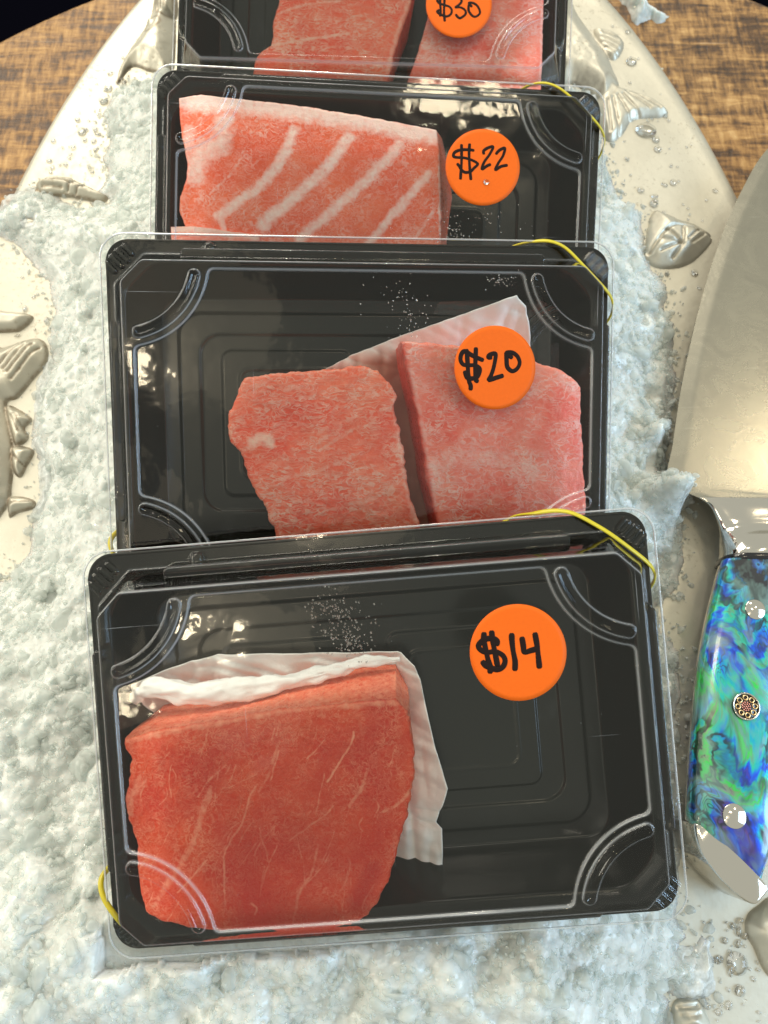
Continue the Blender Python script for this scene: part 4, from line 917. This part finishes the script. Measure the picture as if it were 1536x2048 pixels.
def ice_patch(name, pxs, z, hgt, label, mat, seed):
    q = [tuple(at(p, z + .001)[:2]) for p in pxs]; a = np.array(q); x0, y0 = a.min(0) - .004; x1, y1 = a.max(0) + .004
    gx, gy = np.arange(x0, x1, .00045), np.arange(y0, y1, .00045); GX, GY = np.meshgrid(gx, gy)
    ax = GX + .006 * (fbm(GX * 160, GY * 160, seed, 3) - .5); ay = GY + .006 * (fbm(GX * 160, GY * 160, seed + 5, 3) - .5)
    d = poly_sd(ax, ay, q); t = sstep(-d, -.0002, .006)
    h = t * (hgt * (.35 + fbm(GX * 130, GY * 130, seed, 3)) + shards(ax, ay, .0065, .0024, 1.6, 1.0, seed) + shards(ax, ay, .0028, .0011, 1.8, 1.0, seed + 1) + .0012)
    h = np.where(d < 0, h, -.001)
    V = np.stack([(GX - x0).ravel(), (GY - y0).ravel(), h.ravel()], 1); Fq = grid_faces(len(gx), len(gy)); keep = (V[Fq, 2] > -.0004).any(1); Fq = Fq[keep]
    ids, inv = np.unique(Fq, return_inverse=True); o = link(name, V[ids], inv.reshape(Fq.shape), mat); o.location = (x0, y0, z); return tag(o, label, 'ice')
ice_patch('spilled_ice', [(1215, -40), (1232, -5), (1252, 12), (1262, 32), (1272, 50), (1286, 40), (1300, 36), (1318, 44), (1338, 40), (1342, 28), (1310, 22), (1292, 5), (1290, -40)], 0.0, .0045, 'spilled ice melting on the wooden table beside the platter rim', ICE, 21)
ice_patch('icy_slush', [(1335, 1905), (1352, 1896), (1385, 1902), (1400, 1888), (1430, 1878), (1434, 1930), (1420, 1990), (1400, 2005), (1350, 2000), (1330, 1960)], ZP, .0025, 'half melted icy slush at the lower right edge of the ice', CICE, 22)
ice_patch('icy_slush', [(-20, 430), (20, 385), (55, 366), (90, 400), (125, 450), (100, 500), (60, 500), (30, 460)], ZP, .003, 'half melted slush by the fin at the upper left of the platter', CICE, 23)
ice_patch('icy_slush', [(95, 690), (70, 790), (60, 860), (75, 960), (68, 1060), (110, 1060), (120, 960), (105, 860), (115, 760)], ZP, .003, 'half melted slush along the fins of the left fish', CICE, 24)
# ------------------------------------------------------------------ water drops
def dome(c, r, hgt=.5, seg=20, rings=6, ex=1, ang=0):
    V, Fc = [], []
    for i in range(rings + 1):
        a = i / rings * math.pi / 2
        for k in range(seg):
            t = 2 * math.pi * k / seg; x, y = r * math.cos(a) * math.cos(t) * ex, r * math.cos(a) * math.sin(t)
            V.append((c[0] + x * math.cos(ang) - y * math.sin(ang), c[1] + x * math.sin(ang) + y * math.cos(ang), c[2] + r * hgt * math.sin(a)))
    for i in range(rings):
        for k in range(seg): Fc.append((i * seg + k, i * seg + (k+1) % seg, (i+1) * seg + (k+1) % seg, (i+1) * seg + k))
    Fc.append(tuple(range(seg))[::-1]); return V, Fc
big = [(1475, 1928, 18, 'large round water drop on the pewter right of the lower tray corner'), (1481, 1982, 9, 'small round drop below the large one at lower right'),
       (1263, 122, 13, 'water drop on the pewter between the fish fin and the rim, upper right'), (1292, 260, 20, 'wide flat water drop below the upper right fish tail'),
       (1312, 278, 9, 'upper of two tiny drops below the wide drop at upper right'), (1316, 297, 9, 'lower of two tiny drops below the wide drop at upper right'), (1308, 406, 10, 'drop at the tip of the fin on the right of the platter'),
       (1256, 63, 7, 'small drop near the platter rim above the round drop'), (1203, 168, 9, 'drop on the belly of the upper right fish'), (1347, 364, 8, 'drop alone on bare pewter, middle right'), (1282, 379, 8, 'small drop just above the ice edge on the right'),
       (216, 175, 10, 'drop beside the blue-lit fish at upper left'), (207, 200, 11, 'drop just above the ice at upper left'), (163, 262, 10, 'drop in the middle of the pewter, upper left'), (106, 280, 6, 'drop near the rim at upper left'), (155, 238, 6, 'small drop above the middle drop at upper left'),
       (288, 88, 8, 'drop at the mouth of the upper left fish'), (1390, 545, 8, 'drop under the right fin beside the blade'), (1512, 1775, 14, 'drop beside the butt of the knife handle')]
for x, y, r, lb in big:
    p = at((x, y), ZP + .0008); rr = r / F * (EYE[2] - ZP) * 1.05
    V, Fc = dome((0, 0, 0), rr, .55, ex=1.25 if r > 18.5 else 1.0, ang=-.2); o = link('water_drop', V, Fc, WATER); o.location = (p[0], p[1], ZP + .0006); tag(o, lb, 'water drop', 'single water drops on the platter')
parts = []; n = 0
while n < 190:
    q_ = random.random()
    if q_ < .6: x, y = random.uniform(30, 330), random.uniform(60, 700)
    elif q_ < .9: x, y = random.uniform(1210, 1536), random.uniform(20, 640)
    else: x, y = random.uniform(1400, 1536), random.uniform(1840, 2048)
    p = at((x, y), ZP); e = ((p[0] - PX0) / A)**2 + (p[1] / B)**2; z, s_ = ice_z(p[0], p[1])
    if e > .93 or s_ < .001: continue
    parts.append(dome((p[0], p[1], ZP + .0005), random.choice((.0004, .0006, .0008, .0012)), .6, 10, 3, 1 + random.random() * .6, random.random() * 3)); n += 1
V, Fc = join(parts); tag(link('fine_droplets', V, Fc, WATER), 'fine beads of melt water sprinkled on the bare pewter', 'water', kind='stuff')
def mist(k, spots, n, rad, name='condensation'):
    parts = []; ps = POSE[k]
    for i in range(n):
        cx, cy, sx, sy = random.choice(spots)
        x, y = random.gauss(cx, sx), random.gauss(cy, sy); q = ps.loc((x, y), HP * MM)
        z = float(lid_h(np.array(q[0] / MM), np.array(q[1] / MM))[0]) * MM
        parts.append(dome((q[0], q[1], z + .0002), random.uniform(.5, 1.3) * rad * MM, .55, 8, 2))
    V, Fc = join(parts); o = link(name, V, Fc, WATER, ROOT[k]); o['kind'] = 'stuff'
mist(1, [(680, 1240, 30, 28), (705, 1285, 26, 18), (660, 1215, 26, 14)], 260, .26)
mist(2, [(795, 600, 30, 22), (820, 640, 16, 30), (1000, 565, 18, 10)], 120, .22)
mist(3, [(940, 440, 60, 16), (910, 465, 20, 10)], 90, .26)
d = dome((0, 0, 0), .0011, .5); q = POSE[3].loc((973, 363), (HP + .8) * MM); z = float(lid_h(np.array(q[0] / MM), np.array(q[1] / MM))[0])
o = link('water_drop', d[0], d[1], WATER); o.matrix_world = POSE[3].M @ Matrix.Translation((q[0], q[1], (z + .45) * MM)); tag(o, 'tiny water drop on the orange sticker reading 22 dollars', 'water drop')
# ------------------------------------------------------------------ knife
ZK = ZP + .016
kn = empty('chef_knife', Matrix.Translation(tuple(at((1460, 1300), ZP + .004))), 'broad steel kitchen knife with a blue-green abalone handle, lying right of the trays', 'knife')
KO = np.array(kn.matrix_world.translation)
def kp(px, z): p = at(px, z); return p - KO
# blade: cutting edge towards the trays, thicker towards the spine
edge_px = [(1412, 1001), (1368, 982), (1335, 955), (1345, 890), (1360, 790), (1378, 700), (1400, 610), (1428, 515), (1458, 435), (1490, 368), (1516, 322), (1545, 288), (1590, 250), (1650, 215), (1720, 190)]
spine_px = [(1700, 1003), (1700, 1002), (1700, 1000), (1706, 900), (1712, 790), (1718, 700), (1724, 610), (1730, 515), (1734, 435), (1736, 368), (1738, 322), (1739, 288), (1740, 250), (1740, 215), (1740, 185)]
E_ = spline([kp(p, ZK) for p in edge_px], 10); S_ = spline([kp(p, ZK) for p in spine_px], 10)
cols = 40; V = []; n = len(E_)
for side in (1, -1):
    for i in range(n):
        for j in range(cols + 1):
            s_ = (j / cols) ** 1.6; p = E_[i] + (S_[i] - E_[i]) * s_
            wid = np.linalg.norm(S_[i] - E_[i]) * s_; th = .00010 + .0011 * (min(1, wid / .006) * .45 + .55 * min(1, wid / .05))
            V.append((p[0], p[1], p[2] + side * th))
m = n * (cols + 1); Fq = []
for side in (0, 1):
    for i in range(n - 1):
        for j in range(cols):
            a = side * m + i * (cols + 1) + j; q = (a, a + 1, a + cols + 2, a + cols + 1); Fq.append(q[::-1] if side == 0 else q)
bd = [i * (cols + 1) for i in range(n)] + [(n - 1) * (cols + 1) + j for j in range(1, cols + 1)] + [i * (cols + 1) + cols for i in range(n - 2, -1, -1)] + [j for j in range(cols - 1, 0, -1)]
for a, b in zip(bd, bd[1:] + bd[:1]): Fq.append((a, b, b + m, a + m))
bl = link('blade', V, Fq, BLADE, kn)
md = bl.modifiers.new('split', 'EDGE_SPLIT'); md.split_angle = math.radians(35)
def loft(name, rows, mat, parent, sup=2.4, seg=48, caps=True, zscale=1, lowz=None):
    """rows = [(left px, right px, z bottom, z top)], superellipse sections"""
    V, Fc = [], []
    for (l_, r_, z0, z1) in rows:
        zc = (z0 + z1) / 2; a = kp(l_, zc); b = kp(r_, zc); c = (a + b) / 2; hw = (b - a) / 2
        for k in range(seg):
            t = 2 * math.pi * k / seg; cx = math.copysign(abs(math.cos(t))**(2 / sup), math.cos(t)); cz = math.copysign(abs(math.sin(t))**(2 / sup), math.sin(t))
            V.append(c + hw * cx + np.array((0, 0, (z1 - z0) / 2 * cz)))
    n = len(rows)
    for i in range(n - 1):
        for k in range(seg): Fc.append((i * seg + k, (i+1) * seg + k, (i+1) * seg + (k+1) % seg, i * seg + (k+1) % seg))
    if caps: Fc.append(tuple(range(seg))); Fc.append(tuple((n-1) * seg + k for k in range(seg))[::-1])
    return link(name, V, Fc, mat, parent)
def rows_of(lst, m=10):
    A_ = np.array([(l[0], l[1], r[0], r[1], z0, z1) for l, r, z0, z1 in lst], float); q = spline(A_, m)
    return [((r[0], r[1]), (r[2], r[3]), r[4], r[5]) for r in q]
zb = ZP + .001
# bolster: from the heel of the blade down to the scales
loft('bolster', rows_of([((1398, 996), (1690, 1000), ZK - .0016, ZK + .0016), ((1420, 1012), (1660, 1014), ZK - .003, ZK + .003), ((1434, 1040), (1640, 1040), ZK - .004, ZK + .0035), ((1440, 1062), (1615, 1060), ZK - .006, ZK + .004), ((1442, 1085), (1590, 1082), ZK - .0085, ZK + .0075), ((1443, 1105), (1562, 1105), ZK - .0095, ZK + .0095), ((1441, 1122), (1553, 1122), ZK - .0095, ZK + .0098)]), CHROME, kn, 2.6)
hl = [(1443, 1120), (1427, 1180), (1408, 1260), (1393, 1350), (1383, 1450), (1376, 1550), (1374, 1600)]
hr = [(1553, 1120), (1556, 1180), (1558, 1260), (1562, 1350), (1562, 1450), (1555, 1550), (1548, 1610)]
# steel tang round the scales, then the abalone scales
loft('tang', rows_of([((l[0] - 2, l[1]), (r[0] + 2, r[1]), ZK - .0020, ZK + .0020) for l, r in zip(hl, hr)] + [((1371, 1640), (1536, 1690), ZK - .002, ZK + .002)]), CHROME, kn, 6)
sc = rows_of([((l[0] + 2, l[1]), (r[0] - 2, r[1]), ZK + .0012, ZK + (.0095 if i < 6 else .0098)) for i, (l, r) in enumerate(zip(hl, hr))] + [((1378, 1642), (1540, 1690), ZK + .0012, ZK + .0095), ((1430, 1695), (1528, 1725), ZK + .0012, ZK + .0085), ((1495, 1752), (1514, 1760), ZK + .0012, ZK + .006)])
loft('handle_scale', sc, ABA, kn, 3.4, 72)
sc2 = [(l, r, ZK - .011, ZK - .0012) for l, r, a, b in sc]; loft('handle_scale', sc2, ABA, kn, 3.4, 72)
BLK = mat_simple('black_resin', (.010, .010, .012), .12)
loft('spacer', rows_of([((1440, 1117), (1554, 1119), ZK - .0098, ZK + .0099), ((1438, 1124), (1554, 1125), ZK - .0098, ZK + .0101), ((1437, 1129), (1554, 1131), ZK - .0098, ZK + .0099)], 3), BLK, kn, 3.2)
# slanted butt cap
def prism(pts, z0, z1, bev, n=1):
    P_ = [kp(p, (z0 + z1) / 2) for p in pts]; c = sum(P_) / len(P_); V = []; m = len(P_)
    for z, s_ in ((z0, 1 - bev), (z0 + .001, 1), (z1 - .0012, 1), (z1 - .0003, 1 - bev * .4), (z1, 1 - bev)):
        for p in P_: q = c + (p - c) * s_; V.append((q[0], q[1], z - KO[2]))
    Fc = []
    for i in range(4):
        for k in range(m): Fc.append((i*m+k, i*m+(k+1)%m, (i+1)*m+(k+1)%m, (i+1)*m+k))
    Fc.append(tuple(range(m))[::-1]); Fc.append(tuple(4*m+k for k in range(m))); return V, Fc
cp = spline([(1367, 1642), (1400, 1662), (1440, 1695), (1478, 1732), (1506, 1764), (1502, 1780), (1484, 1798), (1462, 1790), (1430, 1765), (1398, 1728), (1374, 1690)], 5, True)
v, f = prism([tuple(p) for p in cp], ZP + .002, ZK + .0088, .05); o = link('butt_cap', v, f, CHROME, kn); md = o.modifiers.new('split', 'EDGE_SPLIT'); md.split_angle = math.radians(40)
def pin(px, r_px, name, mat, z=ZK + .0094):
    c = kp(px, z); r = r_px / F * (EYE[2] - z) * 1.03; V, Fc = [], []; seg = 40
    for zz, rr in ((-.002, 1), (.0003, 1), (.0006, .93), (.0007, .0)):
        for k in range(seg): t = 2 * math.pi * k / seg; V.append((c[0] + r * rr * math.cos(t), c[1] + r * rr * math.sin(t), c[2] + zz))
    for i in range(3):
        for k in range(seg): Fc.append((i*seg+k, i*seg+(k+1)%seg, (i+1)*seg+(k+1)%seg, (i+1)*seg+k))
    return link(name, V, Fc, mat, kn), c, r
pin((1510, 1219), 20, 'rivet', CHROME); pin((1468, 1632), 22, 'rivet', CHROME)
mp, c, r = pin((1491, 1413), 26, 'mosaic_pin', BLK)
BRASS = mat_simple('brass', (.72, .50, .25), .25, Metallic=1.0); COP = mat_simple('copper', (.75, .32, .25), .3, Metallic=1.0)
parts = [tube([(c[0] + r * .93 * math.cos(t), c[1] + r * .93 * math.sin(t), c[2] + .0007) for t in np.linspace(0, 2*math.pi, 40, endpoint=False)], r * .07, 6, True)]
link('mosaic_ring', *join(parts), CHROME, mp)
parts = []; 
for i in range(8):
    a = 2 * math.pi * i / 8; parts.append(tube([(c[0] + r * .62 * math.cos(a) + r * .17 * math.cos(t), c[1] + r * .62 * math.sin(a) + r * .17 * math.sin(t), c[2] + .0008) for t in np.linspace(0, 2*math.pi, 14, endpoint=False)], r * .055, 5, True))
link('mosaic_tubes', *join(parts), BRASS, mp)
parts = [dome((c[0] + r * q * math.cos(a), c[1] + r * q * math.sin(a), c[2] + .0006), r * .07, .6, 8, 2) for q, nn in ((0, 1), (.16, 6), (.3, 11)) for a in np.linspace(0, 2 * math.pi, nn, endpoint=False)]
link('mosaic_dots', *join(parts), COP, mp)
